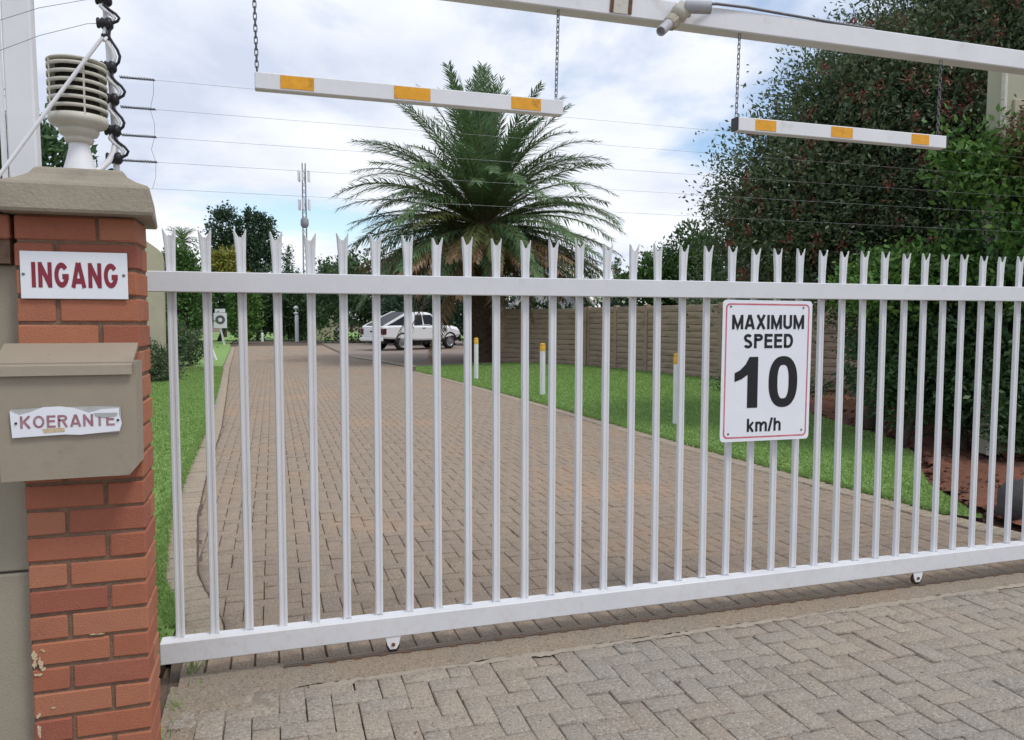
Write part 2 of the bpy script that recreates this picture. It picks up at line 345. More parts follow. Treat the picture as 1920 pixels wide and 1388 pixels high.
def _arc(cx, cz, rx, rz, a0, a1, n=14):
    return [(cx + rx * math.cos(math.radians(a0 + (a1 - a0) * k / n)), cz + rz * math.sin(math.radians(a0 + (a1 - a0) * k / n))) for k in range(n + 1)]
def glyph(c, t):
    """strokes of a plain sans letter as centre lines in a box of height 1; returns (width, strokes)"""
    h = t / 2; lo, hi = h, 1 - h
    if c == 'I': return t, [[(h, 0), (h, 1)]]
    if c == 'N': return .72, [[(h, 0), (h, 1)], [(.72 - h, 0), (.72 - h, 1)], [(h, 1 - t * .35), (.72 - h, t * .35)]]
    if c == 'M': return .86, [[(h, 0), (h, 1)], [(.86 - h, 0), (.86 - h, 1)], [(h, 1 - t * .3), (.43, .12), (.86 - h, 1 - t * .3)]]
    if c == 'A': return .78, [[(h * .85, 0), (.39 - t * .10, 1)], [(.39 + t * .10, 1), (.78 - h * .85, 0)], [(.18, .27), (.60, .27)]]
    if c == 'X': return .74, [[(h, 0), (.74 - h, 1)], [(h, 1), (.74 - h, 0)]]
    if c == 'U': return .70, [[(h, 1)] + _arc(.35, .33, .35 - h, .33 - h, 180, 360) + [(.70 - h, 1)]]
    if c == 'E': return .62, [[(.62, hi), (h, hi), (h, lo), (.62, lo)], [(h, .53), (.58, .53)]]
    if c == 'D': return .71, [[(h, lo), (h, hi), (.33, hi)] + _arc(.34, .5, .37 - h, .5 - h, 85, -85) + [(.33, lo), (h * .2, lo)]]
    if c == 'P': return .66, [[(h, 0), (h, hi), (.38, hi)] + _arc(.38, .5 + .25 + h * .0, .28 - h, .25 - h, 85, -85) + [(.38, .5 + h), (h, .5 + h)]]
    if c == 'R': return .72, [[(h, 0), (h, hi), (.40, hi)] + _arc(.40, .745, .28 - h, .255 - h, 85, -85) + [(.40, .49 + h), (h, .49 + h)], [(.38, .5), (.72 - h, 0)]]
    if c == 'S': return .66, [_arc(.33, .73, .31 - h, .27 - h, 25, 200, 16) + [(.20, .56), (.44, .46)] + _arc(.33, .275, .325 - h, .275 - h, 30, -160, 16)]
    if c == 'G': return .76, [_arc(.38, .5, .38 - h, .5 - h, 38, 335, 26) + [(.76 - h, .44)], [(.42, .44), (.76, .44)]]
    if c == 'O': return .80, [_arc(.40, .5, .40 - h, .5 - h, 0, 360, 32)]
    if c == 'K': return .74, [[(h, 0), (h, 1)], [(h, .36), (.74 - h, 1)], [(.28, .52), (.74 - h, 0)]]
    if c == 'T': return .64, [[(0, hi), (.64, hi)], [(.32, 0), (.32, hi)]]
    if c == 'k': return .56, [[(h, 0), (h, 1)], [(h, .26), (.56 - h, .74)], [(.22, .40), (.56 - h, 0)]]
    if c == 'h': return .56, [[(h, 0), (h, 1)], [(h, .45)] + _arc(.28 + h * .3, .50, .28 - h * 1.3, .26 - h, 160, 0) + [(.56 - h, 0)]]
    if c == 'm': return .90, [[(h, 0), (h, .75)], [(h, .45)] + _arc(.26, .50, .21 - h * .6, .26 - h, 160, 0) + [(.47 - h * .6, 0)], [(.45, .45)] + _arc(.66, .50, .24 - h, .26 - h, 160, 0) + [(.90 - h, 0)]]
    if c == '/': return .34, [[(h * .6, -.02), (.34 - h * .6, 1.02)]]
    return .3, []
def strokes(mb, pts, t, f):
    P = [np.array(p, float) for p in pts]; L, R = [], []
    closed = np.allclose(P[0], P[-1]) and len(P) > 4
    for i, p in enumerate(P):
        a = P[i] - P[i - 1] if i else (P[0] - P[-2] if closed else None); b = P[i + 1] - P[i] if i < len(P) - 1 else (P[1] - P[0] if closed else None)
        a = b if a is None else a; b = a if b is None else b; a = a / (np.linalg.norm(a) + 1e-9); b = b / (np.linalg.norm(b) + 1e-9)
        n1, n2 = np.array([-a[1], a[0]]), np.array([-b[1], b[0]]); m = n1 + n2; m = m / (np.linalg.norm(m) + 1e-9); k = min(2.2, 1 / max(.3, float(m @ n1)))
        L.append(p + m * t / 2 * k); R.append(p - m * t / 2 * k)
    n = len(P); mb.add([f(*q) for q in L] + [f(*q) for q in R], [(i, i + n, i + 1 + n, i + 1) for i in range(n - 1)])
def letters(body, x0, x1, z0, z1, y, mat, parent, t=0.2, gap=0.12, name='letter', drop=0.0):
    """painted sans lettering on a plane facing -Y, one mesh per character, fitted to a box"""
    gl = [glyph(c, t) for c in body]; total = sum(g[0] for g in gl) + gap * (len(gl) - 1); sx, sz = (x1 - x0) / total, z1 - z0; x = 0.0
    for c, (w, st) in zip(body, gl):
        mb = MB()
        for q, s in enumerate(st): strokes(mb, s, t, lambda u, v: (x0 + (x + u) * sx, y - 0.00012 * q, z0 + v * sz))
        mb.build(name, mat, parent); x += w + gap

# ---- foliage
def leaf_quads(C, size, aspect, rng, up=0.0, orient=None):
    """one folded leaf quad per centre"""
    n = len(C); d = rng.normal(size=(n, 3))
    if orient is not None: d = d * 0.5 + orient
    d[:, 2] += up; d /= np.linalg.norm(d, axis=1, keepdims=True) + 1e-9
    r = rng.normal(size=(n, 3)); s_ = np.cross(d, r); s_ /= np.linalg.norm(s_, axis=1, keepdims=True) + 1e-9
    L = (size * rng.uniform(0.6, 1.35, n))[:, None]; W = L * aspect
    V = np.empty((n, 4, 3)); V[:, 0] = C - d * L / 2; V[:, 1] = C + s_ * W / 2; V[:, 2] = C + d * L / 2; V[:, 3] = C - s_ * W / 2
    F = np.arange(n * 4).reshape(n, 4); return V.reshape(-1, 3), F

def crown_points(blobs, n, rng, clump=0.32, per=26, shell=0.62, floor=None):
    """points gathered in clumps over the outer volume of ellipsoid blobs (cx,cy,cz,rx,ry,rz)"""
    B = np.array(blobs, float); w = (B[:, 3] * B[:, 4] + B[:, 4] * B[:, 5] + B[:, 3] * B[:, 5]); w /= w.sum()
    nc = max(4, n // per); bi = rng.choice(len(B), nc, p=w)
    d = rng.normal(size=(nc, 3)); d /= np.linalg.norm(d, axis=1, keepdims=True)
    rad = shell + (1.04 - shell) * rng.random(nc) ** 0.6; rad *= 1 + 0.10 * np.sin(d[:, 0] * 7 + bi) * np.cos(d[:, 2] * 6 + bi * 2)
    cc = B[bi, :3] + d * rad[:, None] * B[bi, 3:]
    cs = clump * rng.uniform(0.5, 1.5, nc)
    pi_ = rng.integers(0, nc, n); P = cc[pi_] + rng.normal(size=(n, 3)) * cs[pi_][:, None] * 0.5
    O = d[pi_]
    if floor is not None: k = P[:, 2] > floor; P, O = P[k], O[k]
    return P, O

def plant(name, base, label, cat, blobs, n, size, aspect, mat, trunk_r=0.12, limbs=5, group=None, clump=0.32, per=26, seed=1, shell=0.62,
          trunk_mat='bark', crown_name='crown', floor=None, trunk=True, twigs=0, orient=0.6, core=0):
    """tree or shrub: tapered trunk with limbs, and a crown of leaf faces; blobs are relative to base"""
    rng = np.random.default_rng(seed); t = thing(name, base, label, cat, group); b0 = Vector(base)
    P, O = crown_points(blobs, n, rng, clump, per, shell, floor)
    V, F = leaf_quads(P, size, aspect, rng, 0.15, O * orient)
    if core:     # bigger inner leaves close the heart of the crown
        B = np.array(blobs, float); w_ = B[:, 3] * B[:, 4] * B[:, 5]; bi = rng.choice(len(B), core, p=w_ / w_.sum()); d = rng.normal(size=(core, 3)); d /= np.linalg.norm(d, axis=1, keepdims=True)
        KP = B[bi, :3] + d * (rng.random(core) ** (1 / 3) * 0.74)[:, None] * B[bi, 3:]
        if floor is not None: KP = KP[KP[:, 2] > floor]
        KV, KF = leaf_quads(KP, size * 2.0, 0.5, rng); F = np.concatenate([F, KF + len(V)]); V = np.concatenate([V, KV])
    if twigs:
        B = np.array(blobs, float); tv, stems = [], []
        for k in range(twigs):
            b_ = B[rng.integers(len(B))]; d = rng.normal(size=3); d[2] = abs(d[2]) * 0.7; d /= np.linalg.norm(d)
            st = b_[:3] + d * b_[3:] * 0.85; ln = rng.uniform(0.35, 0.8) * max(0.5, clump * 2); dd = d + rng.normal(size=3) * 0.35; dd /= np.linalg.norm(dd)
            m = int(9 + ln * 12); tt = rng.random(m); tv.append(st + dd * (tt * ln)[:, None] + rng.normal(size=(m, 3)) * 0.022)
            q_ = np.cross(dd, [0.3, 0.2, 0.9]); q_ = q_ / (np.linalg.norm(q_) + 1e-9) * 0.006; stems.append(np.array([st - dd * .3 - q_, st - dd * .3 + q_, st + dd * ln + q_ * .3, st + dd * ln - q_ * .3]))
        SV = np.concatenate(stems); SF = np.arange(len(SV)).reshape(-1, 4); link_mesh('twigs', np_mesh('twigs', SV, SF), trunk_mat, t)['kind'] = 'stuff'
        TV, TF = leaf_quads(np.concatenate(tv), size, aspect, rng, 0.1)
        F = np.concatenate([F, TF + len(V)]); V = np.concatenate([V, TV])
    o = link_mesh(crown_name, np_mesh(crown_name, V, F), mat, t)
    if trunk:
        mb = MB(); B = sorted(blobs, key=lambda q: -q[3] * q[4] * q[5]); top = Vector(B[0][:3]); rnd = random.Random(seed)
        mid = Vector((top.x * 0.3, top.y * 0.3, top.z * 0.5))
        mb.tube([b0 + Vector((0, 0, -0.1)), b0 + mid * 0.5 + Vector((rnd.uniform(-.05, .05), 0, 0)), b0 + mid, b0 + top * 0.95], [trunk_r, trunk_r * 0.85, trunk_r * 0.7, trunk_r * 0.25], 9)
        for k in range(limbs):
            q = B[k % len(B)]; an = rnd.uniform(0, 6.28); e = Vector(q[:3]) + Vector((math.cos(an) * q[3], math.sin(an) * q[4], rnd.uniform(-.2, .7) * q[5])) * 0.8
            s0 = mid * rnd.uniform(0.7, 1.1); m_ = (s0 + e) / 2 + Vector((0, 0, 0.08 * e.length))
            mb.tube([b0 + s0, b0 + m_, b0 + e], [trunk_r * 0.55, trunk_r * 0.33, trunk_r * 0.1], 6)
        mb.build('trunk', trunk_mat, t)
    return t

# ------------------------------------------------------------------ ground, lawns, paving
sheet('ground', [(-900, -900), (900, -900), (900, 900), (-900, 900)], -0.06, 'ground')

LEFT_EDGE = [(-0.42, 3.0), (-0.48, 4.0), (-0.674, 4.83), (-0.80, 6.3), (-0.853, 7.76), (-0.926, 11.4), (-1.149, 16.9), (-1.50, 25.0), (-2.144, 43.9), (-2.5, 50.0)]
RIGHT_EDGE = [(5.30, 3.0), (5.05, 4.6), (4.883, 6.92), (4.668, 12.78), (4.479, 16.68), (4.293, 19.93), (4.05, 22.3), (4.36, 24.2), (3.9, 27.5), (3.1, 32.4), (3.0, 50.0)]
def edge_x(E, y):
    return float(np.interp(y, [p[1] for p in E], [p[0] for p in E]))
ey = np.array([p[1] for p in LEFT_EDGE]); ex = np.array([p[0] for p in LEFT_EDGE]); ry = np.array([p[1] for p in RIGHT_EDGE]); rx = np.array([p[0] for p in RIGHT_EDGE])

drive = sheet('driveway', LEFT_EDGE[:] + [(-2.5, 58), (3.6, 58)] + RIGHT_EDGE[::-1], -0.012, 'sand')
outer = sheet('pavement', [(-9, -8), (13, -8), (13, 3.5), (-9, 3.5)], -0.016, 'sand')
sheet('far_lawn', [(-30, 58.2), (40, 58.2), (40, 95), (-30, 95)], -0.01, 'lawn')
sheet('bay_kerb', [(2.95, 32.4), (3.75, 27.5), (4.2, 24.3), (4.65, 24.3), (4.2, 27.7), (3.4, 32.6)], 0.004, 'paver_edge')
sheet('parking_bay', [(4.36, 24.2), (7.0, 25.5), (14.0, 31.0), (15.0, 52.0), (3.05, 56.0), (3.0, 50.0), (3.1, 32.4), (3.9, 27.5)], -0.008, 'bay')

def paver_verts(w, l, top=0.0, depth=0.03, ch=0.006):
    """12 verts of a chamfered block, long side along x"""
    a, b = l / 2, w / 2
    o = [(-a, -b), (a, -b), (a, b), (-a, b)]; i = [(-a + ch, -b + ch), (a - ch, -b + ch), (a - ch, b - ch), (-a + ch, b - ch)]
    return np.array([(x, y, top - depth) for x, y in o] + [(x, y, top - ch * 0.7) for x, y in o] + [(x, y, top) for x, y in i])
PAVER_F = np.array([(0, 1, 5, 4), (1, 2, 6, 5), (2, 3, 7, 6), (3, 0, 4, 7), (4, 5, 9, 8), (5, 6, 10, 9), (6, 7, 11, 10), (7, 4, 8, 11), (8, 9, 10, 11)])

def lay(parent, part, mat, C, ANG, limit, rng, l=0.2, w=0.1, joint=0.0042, hj=0.0018, tilt=0.008, clip=None, cross=None):
    """C (n,3) centres, ANG (n) rotation: nearest in view become parts, the rest one stuff part"""
    vis = np.array([in_view(*c) for c in C]); dist = np.linalg.norm(C - np.array([0, 0, CAM_Z]), axis=1)
    order = np.argsort(np.where(vis, dist, dist + 1e4) + (0 if cross is None else np.where(cross, 5e4, 0))); near = order[:limit]; rest = order[limit:]
    protos = []
    for k in range(4):
        v = paver_verts(w - joint - rng.uniform(0, 0.002), l - joint - rng.uniform(0, 0.002), ch=rng.uniform(0.002, 0.005)); v[:, :2] += rng.normal(size=(12, 2)) * 0.0009
        me = np_mesh(part, v, PAVER_F); me.materials.append(MT[mat]); protos.append(me)
    p0 = wloc(parent)
    for i in near:
        o = bpy.data.objects.new(part, protos[int(rng.integers(4))]); COL.objects.link(o); o.parent = parent
        o.location = Vector(C[i].tolist()) - p0 + Vector((rng.normal() * 0.0010, rng.normal() * 0.0010, rng.normal() * hj))
        o.rotation_euler = (rng.normal() * tilt, rng.normal() * tilt, ANG[i] + rng.normal() * 0.006)
    if len(rest):
        n = len(rest); base = paver_verts(w - joint, l - joint, ch=0.0035)
        V = np.repeat(base[None], n, 0); V[:, :, :2] *= rng.uniform(0.975, 1.0, (n, 1, 2))
        tx, ty = rng.normal(size=(n, 1)) * tilt, rng.normal(size=(n, 1)) * tilt; V[:, :, 2] += V[:, :, 0] * tx + V[:, :, 1] * ty + rng.normal(size=(n, 1)) * hj
        a = (ANG[rest] + rng.normal(size=n) * 0.006)[:, None]; x = V[:, :, 0] * np.cos(a) - V[:, :, 1] * np.sin(a); y = V[:, :, 0] * np.sin(a) + V[:, :, 1] * np.cos(a)
        V[:, :, 0] = x + C[rest, 0:1]; V[:, :, 1] = y + C[rest, 1:2]; V[:, :, 2] += C[rest, 2:3]
        if clip is not None: V = clip(V)
        V -= np.array(p0)
        F = (PAVER_F[None] + (np.arange(n) * 12)[:, None, None]).reshape(-1, 4)
        link_mesh(part + 's', np_mesh(part + 's', V.reshape(-1, 3), F), mat, parent)['kind'] = 'stuff'

def herring(x0, x1, y0, y1, unit=0.1, off=(0, 0)):
    c0, c1, r0, r1 = int(x0 / unit) - 3, int(x1 / unit) + 3, int(y0 / unit) - 3, int(y1 / unit) + 3
    c, r = np.meshgrid(np.arange(c0, c1), np.arange(r0, r1), indexing='ij'); c, r = c.ravel(), r.ravel(); k = (c + r) % 4
    h = k == 0; v = k == 2
    X = np.concatenate([(c[h] + 1.0) * unit, (c[v] + 0.5) * unit]) + off[0]; Y = np.concatenate([(r[h] + 0.5) * unit, (r[v] + 1.0) * unit]) + off[1]
    A = np.concatenate([np.zeros(h.sum()), np.full(v.sum(), math.pi / 2)])
    m = (X > x0) & (X < x1) & (Y > y0) & (Y < y1); return X[m], Y[m], A[m]

# outside the gate: 90 degree herringbone
def lip_y(x): return 3.185 + 0.012 * x        # outer edge of the concrete strip
X, Y, A = herring(-3.0, 7.0, -2.0, 3.62)
ext_y = np.where(A == 0, 0.05, 0.1); ext_x = np.where(A == 0, 0.1, 0.05)
m = (Y - ext_y < lip_y(X) + 0.01) & ~((X - ext_x < -0.40) & (Y + ext_y > 2.66))
X, Y, A = X[m], Y[m], A[m]; cross = (Y + ext_y[m] > lip_y(X - ext_x[m]) + 0.02)
def clip_out(V): V[:, :, 1] = np.minimum(V[:, :, 1], lip_y(V[:, :, 0]) + 0.02); return V
wob = lambda x, y: 0.004 * np.sin(x * 1.7 + y * 0.6) + 0.003 * np.sin(y * 2.9 - x)
lay(outer, 'paver', 'paver_out', np.stack([X, Y, wob(X, Y)], 1), A, 300, np.random.default_rng(3), hj=0.0028, tilt=0.014, clip=clip_out, cross=cross)
# inside the gate
X, Y, A = herring(-3, 5.6, 3.66, 46.0, off=(0.03, 0.02))
lx, rxx = np.interp(Y, ey, ex), np.interp(Y, ry, rx)
ext_x = np.where(A == 0, 0.1, 0.05)
m = (X + ext_x > lx + 0.245) & (X - ext_x < rxx - 0.235); cross = ((X - ext_x < lx + 0.25) | (X + ext_x > rxx - 0.24))[m]; X, Y, A = X[m], Y[m], A[m]
def clip_in(V):
    lo, hi = np.interp(V[:, :, 1], ey, ex) + 0.228, np.interp(V[:, :, 1], ry, rx) - 0.228
    V[:, :, 0] = np.clip(V[:, :, 0], lo, hi); return V
lay(drive, 'paver', 'paver_in', np.stack([X, Y, 0.002 * np.sin(X * 1.3 + Y)], 1), A, 300, np.random.default_rng(4), clip=clip_in, cross=cross)
# one soldier course behind the gate track
xs = np.arange(-0.36, 5.2, 0.1035); nS = len(xs)
lay(drive, 'soldier_paver', 'paver_in', np.stack([xs, np.full(nS, 3.56), np.zeros(nS)], 1), np.full(nS, math.pi / 2), 60, np.random.default_rng(5))

# edging courses along both sides of the driveway
def edging(name, E, side, y0, y1, seed):
    s = tag(MB().box((0, 0, 0), (0.001, 0.001, 0.001)).build('x', 'sand'), kind='structure'); bpy.data.objects.remove(s)
    pts = []; y = y0; rng = np.random.default_rng(seed)
    while y < y1:
        x = edge_x(E, y); dx = edge_x(E, y + 0.1) - edge_x(E, y - 0.1); a = math.atan2(0.2, dx); pts.append((x + side * 0.115, y, 0.006, a - math.pi / 2)); y += 0.1045 * math.sin(a)
    pts = np.array(pts)
    bed = MB(); n = 60
    ys = np.linspace(y0 - 0.05, y1, n); V = []
    for yy in ys: x = edge_x(E, yy); V += [(x - side * 0.02, yy, -0.004), (x + side * 0.25, yy, -0.004)]
    bed.add(V, [(2 * i, 2 * i + 1, 2 * i + 3, 2 * i + 2) if side > 0 else (2 * i, 2 * i + 2, 2 * i + 3, 2 * i + 1) for i in range(n - 1)])
    o = bed.build(name, 'sand'); tag(o, kind='structure')
    lay(o, 'edging_paver', 'paver_edge', pts[:, :3], pts[:, 3], 130, rng, l=0.205, w=0.102, hj=0.002)
    return o
edging('left_kerb', LEFT_EDGE, 1, 3.72, 45, 6)
edging('right_kerb', RIGHT_EDGE, -1, 3.72, 22.2, 7)

# concrete strip carrying the gate track, with a ragged pale cement lip and sandy drift by the pillar
mb = MB(); n = 90; V = []; rr = random.Random(5)
for i in range(n):
    x = -0.40 + 6.0 * i / (n - 1); y = lip_y(x)
    V += [(x, y + 0.02 + rr.uniform(-.006, .006), 0.004), (x, y + 0.10, 0.008), (x, 3.37, 0.010), (x, 3.43, 0.010), (x, 3.455, 0.004)]
mb.add(V, [(5 * i + k, 5 * (i + 1) + k, 5 * (i + 1) + k + 1, 5 * i + k + 1) for i in range(n - 1) for k in range(4)])
slab = tag(mb.build('concrete_strip', 'slab'), kind='structure')
mb = MB(); n = 240; V = []
for i in range(n):
    x = 0.12 + 5.4 * i / (n - 1); y = lip_y(x) + rr.uniform(-.008, .008); w = rr.uniform(0.006, 0.020) * (0.35 + 0.65 * math.sin(x * 3.1 + 1) ** 2) + 0.002
    V += [(x, y - w, 0.001), (x, y - w * 0.3, 0.008 + rr.uniform(0, .006)), (x, y + w * 0.6, 0.009 + rr.uniform(0, .004)), (x, y + w * 1.4, 0.003)]
mb.add(V, [(4 * i + k, 4 * (i + 1) + k, 4 * (i + 1) + k + 1, 4 * i + k + 1) for i in range(n - 1) for k in range(3)], True)
mb.build('cement_lip', 'mortarlip', slab)
mb = MB()
NX, NY = 90, 50; V = []
for i in range(NX):
    for j in range(NY):
        x = -0.43 + 0.75 * i / (NX - 1); y = 2.86 + 0.50 * j / (NY - 1)
        e = 1 - ((x + 0.43) / 0.62) ** 2 - ((y - 3.19) / 0.22) ** 2; wv = 0.30 * math.sin(x * 23 + y * 9) * math.sin(y * 31 - x * 7) + 0.22 * math.sin(x * 61) * math.sin(y * 57 + x * 13)
        V.append((x, y, max(-0.014, min(0.017, -0.006 + 0.018 * (e + wv * 0.8))) + rr.uniform(-.0012, .0012)))
mb.add(V, [(i * NY + j, (i + 1) * NY + j, (i + 1) * NY + j + 1, i * NY + j + 1) for i in range(NX - 1) for j in range(NY - 1)], True)
tag(mb.build('sand_drift', 'slab'), kind='structure')

# lawns (slightly proud of the paving), soil bed, mulch bed
left_poly = LEFT_EDGE[1:] + [(-2.6, 56), (-14, 56), (-14, 3.4), (-0.50, 3.4)]
BED = [(5.18, 4.42), (5.36, 4.75), (5.803, 5.535), (7.0, 6.9), (7.55, 7.75), (7.95, 9.1), (8.45, 10.6), (9.2, 12.9), (9.75, 14.6), (10.6, 15.6), (11.2, 16.2)]
right_poly = [p for p in RIGHT_EDGE if 4.5 < p[1] < 22.4] + [(4.36, 24.2), (7.0, 25.5), (9.0, 26.6), (9.8, 23.5), (11.3, 16.3)] + BED[::-1][1:]
def turf(name, poly, mat='lawn'):
    o = sheet(name, poly, 0.012, mat)
    mb = MB(); n = len(poly); mb.add([(x, y, 0.012) for x, y in poly] + [(x, y, -0.06) for x, y in poly], [(i, i + n, (i + 1) % n + n, (i + 1) % n) for i in range(n)])
    mb.build('turf_edge', 'mulch', o); return o
turf('left_lawn', left_poly); turf('right_lawn', right_poly)
def inpoly(x, y, poly):
    P = np.array(poly); r = np.zeros(len(x), bool); j = len(P) - 1
    for i in range(len(P)):
        c = ((P[i, 1] > y) != (P[j, 1] > y)) & (x < (P[j, 0] - P[i, 0]) * (y - P[i, 1]) / (P[j, 1] - P[i, 1] + 1e-12) + P[i, 0]); r ^= c; j = i
    return r
def grass(name, poly, n, seed, ymax=30, xmin=-6, edge=None):
    rng = np.random.default_rng(seed); P = np.array(poly); x0, x1 = max(xmin, P[:, 0].min()), P[:, 0].max(); y0, y1 = P[:, 1].min(), min(ymax, P[:, 1].max())
    y = y0 + (y1 - y0) * rng.random(n) ** 1.7; x = x0 + (x1 - x0) * rng.random(n); k = inpoly(x, y, poly); x, y = x[k], y[k]
    if edge is not None:   # ragged fringe over the paving
        ye = edge[0][1] + (min(ymax, edge[-1][1]) - edge[0][1]) * rng.random(n // 6) ** 1.5
        xe = np.interp(ye, [p[1] for p in edge], [p[0] for p in edge]) + rng.normal(size=len(ye)) * 0.018; x = np.concatenate([x, xe]); y = np.concatenate([y, ye])
    m = len(x); h = rng.uniform(0.010, 0.026, m) * (1 + y / 30); w = rng.uniform(0.003, 0.006, m) * (1 + y / 8); a = rng.uniform(0, 6.28, m); lean = rng.normal(size=(m, 2)) * 0.45 * h[:, None]
    b = np.stack([x, y, np.full(m, 0.010)], 1); s = np.stack([np.cos(a) * w, np.sin(a) * w, np.zeros(m)], 1); t = b + np.concatenate([lean, h[:, None]], 1)
    V = np.stack([b - s, b + s, t], 1).reshape(-1, 3)
    o = link_mesh(name, np_mesh(name, V, np.arange(m * 3).reshape(-1, 3)), 'blade'); return tag(o, 'short bright green mown grass beside the paved drive', 'grass', kind='stuff')
grass('grass', left_poly, 160000, 21, 26, -4.0, LEFT_EDGE[1:8])
grass('grass', right_poly, 240000, 22, 25, 3.5, [p for p in RIGHT_EDGE if 4.5 < p[1] < 22.4])

bed_poly = BED + [(11.6, 16.4), (13.5, 15.0), (15, 9), (12, 3.5), (5.30, 3.5)]
NX = 70; rng = np.random.default_rng(8)
gx, gy = np.meshgrid(np.linspace(5.0, 14, 110), np.linspace(3.5, 16.4, 110), indexing='ij'); gx, gy = gx.ravel(), gy.ravel()
gz = -0.02 + 0.05 * np.sin(gx * 2.1 + np.cos(gy * 1.7)) * np.sin(gy * 2.3) + rng.normal(size=len(gx)) * 0.018
F = np.array([(i * 110 + j, (i + 1) * 110 + j, (i + 1) * 110 + j + 1, i * 110 + j + 1) for i in range(109) for j in range(109)])
ins = inpoly(gx, gy, bed_poly); F = F[ins[F].all(1)]
soil = link_mesh('soil_bed', np_mesh('soil_bed', np.stack([gx, gy, np.where(ins, gz + 0.012, gz)], 1), F), 'soil'); tag(soil, kind='structure')
sheet('soil_base', [(p[0] + 0.0, p[1]) for p in bed_poly], -0.035, 'soil')
# clods on the soil
n = 2600; x = 5 + 5 * rng.random(n) ** 1.3; y = 3.5 + 7 * rng.random(n); k = inpoly(x, y, bed_poly); x, y = x[k], y[k]; n = len(x)
oc = np.array([(1, 0, 0), (-1, 0, 0), (0, 1, 0), (0, -1, 0), (0, 0, 0.7), (0, 0, -0.7)]); of = np.array([(0, 2, 4), (2, 1, 4), (1, 3, 4), (3, 0, 4), (2, 0, 5), (1, 2, 5), (3, 1, 5), (0, 3, 5)])
s = rng.gamma(2.0, 0.009, n)[:, None, None]; V = oc[None] * s * rng.uniform(0.6, 1.4, (n, 6, 3)) + np.stack([x, y, np.full(n, 0.02)], 1)[:, None]
tag(link_mesh('soil_clods', np_mesh('soil_clods', V.reshape(-1, 3), (of[None] + (np.arange(n) * 6)[:, None, None]).reshape(-1, 3)), 'soil'), 'loose red soil clods under the flowering bush', 'soil', kind='stuff')
sheet('mulch_bed', [(-4.6, 22.3), (-2.4, 22.9), (-1.75, 24.2), (-2.0, 25.6), (-2.9, 27.5), (-5.5, 28.0), (-6, 24)], 0.022, 'mulch')
# ------------------------------------------------------------------ brick pillar
pil = thing('brick_pillar', (-0.58, 2.81, 0), 'red brick gate pillar with concrete cap at left of the gate', 'pillar')
PX0, PX1, PY0, PY1, COURSE, PTOP = -0.7475, -0.4075, 2.70, 2.92, 0.0842, 1.853
MB().box(((PX0 + PX1) / 2, (PY0 + PY1) / 2, PTOP / 2), (PX1 - PX0 - 0.013, PY1 - PY0 - 0.013, PTOP)).build('mortar_core', 'mortar', pil)
def brick_proto(l, w, h, seed):
    r = random.Random(seed); b = MB().box((0, 0, 0), (l, w, h), ch=0.004)
    b.v = [tuple(c + r.uniform(-.0016, .0016) for c in p) for p in b.v]
    me = bpy.data.meshes.new('brick'); me.from_pydata(b.v, [], b.f); me.update(); me.materials.append(MT['brick']); return me
BP = [brick_proto(0.222, 0.106, 0.0725, k) for k in range(4)]
def put_brick(parent, x, y, z, rz, me=None):
    o = bpy.data.objects.new('brick', me or BP[random.randrange(4)]); COL.objects.link(o); o.parent = parent
    o.location = Vector((x + random.uniform(-.0015, .0015), y + random.uniform(-.002, .002), z)) - wloc(parent); o.rotation_euler = (0, random.uniform(-.004, .004), rz + random.uniform(-.006, .006) + random.choice((0, math.pi))); return o
ncourse = int(PTOP / COURSE)
for k in range(ncourse):
    z = PTOP - COURSE * (k + 0.5)
    xa, xb = (PX0 + 0.111, PX1 - 0.053) if k % 2 == 0 else (PX1 - 0.111, PX0 + 0.053)
    put_brick(pil, xa, PY0 + 0.053, z, 0); put_brick(pil, xa, PY1 - 0.053, z, 0); put_brick(pil, xb, (PY0 + PY1) / 2, z, math.pi / 2)
# precast cap: square slab with a hollow-curved top
mb = MB(); cx_, cy_ = -0.552, 2.835
def ring(hx, hy, z, dx=0.0): return [(cx_ + dx - hx, cy_ - hy, z), (cx_ + dx + hx - 0.022, cy_ - hy, z), (cx_ + dx + hx - 0.062, cy_ + hy, z), (cx_ + dx - hx, cy_ + hy, z)]
prof = [(0.222, 0.205, 1.853), (0.226, 0.209, 1.862), (0.218, 0.201, 1.935), (0.212, 0.195, 1.944), (0.176, 0.165, 1.958), (0.148, 0.145, 1.975), (0.136, 0.135, 1.992), (0.128, 0.125, 1.999)]
V = []; [V.extend(ring(*p)) for p in prof]
Fc = [(3, 2, 1, 0)] + [(4 * i + k, 4 * i + (k + 1) % 4, 4 * (i + 1) + (k + 1) % 4, 4 * (i + 1) + k) for i in range(len(prof) - 1) for k in range(4)] + [tuple(4 * (len(prof) - 1) + k for k in range(4))]
mb.add(V, Fc); mb.build('cap', 'cap', pil)
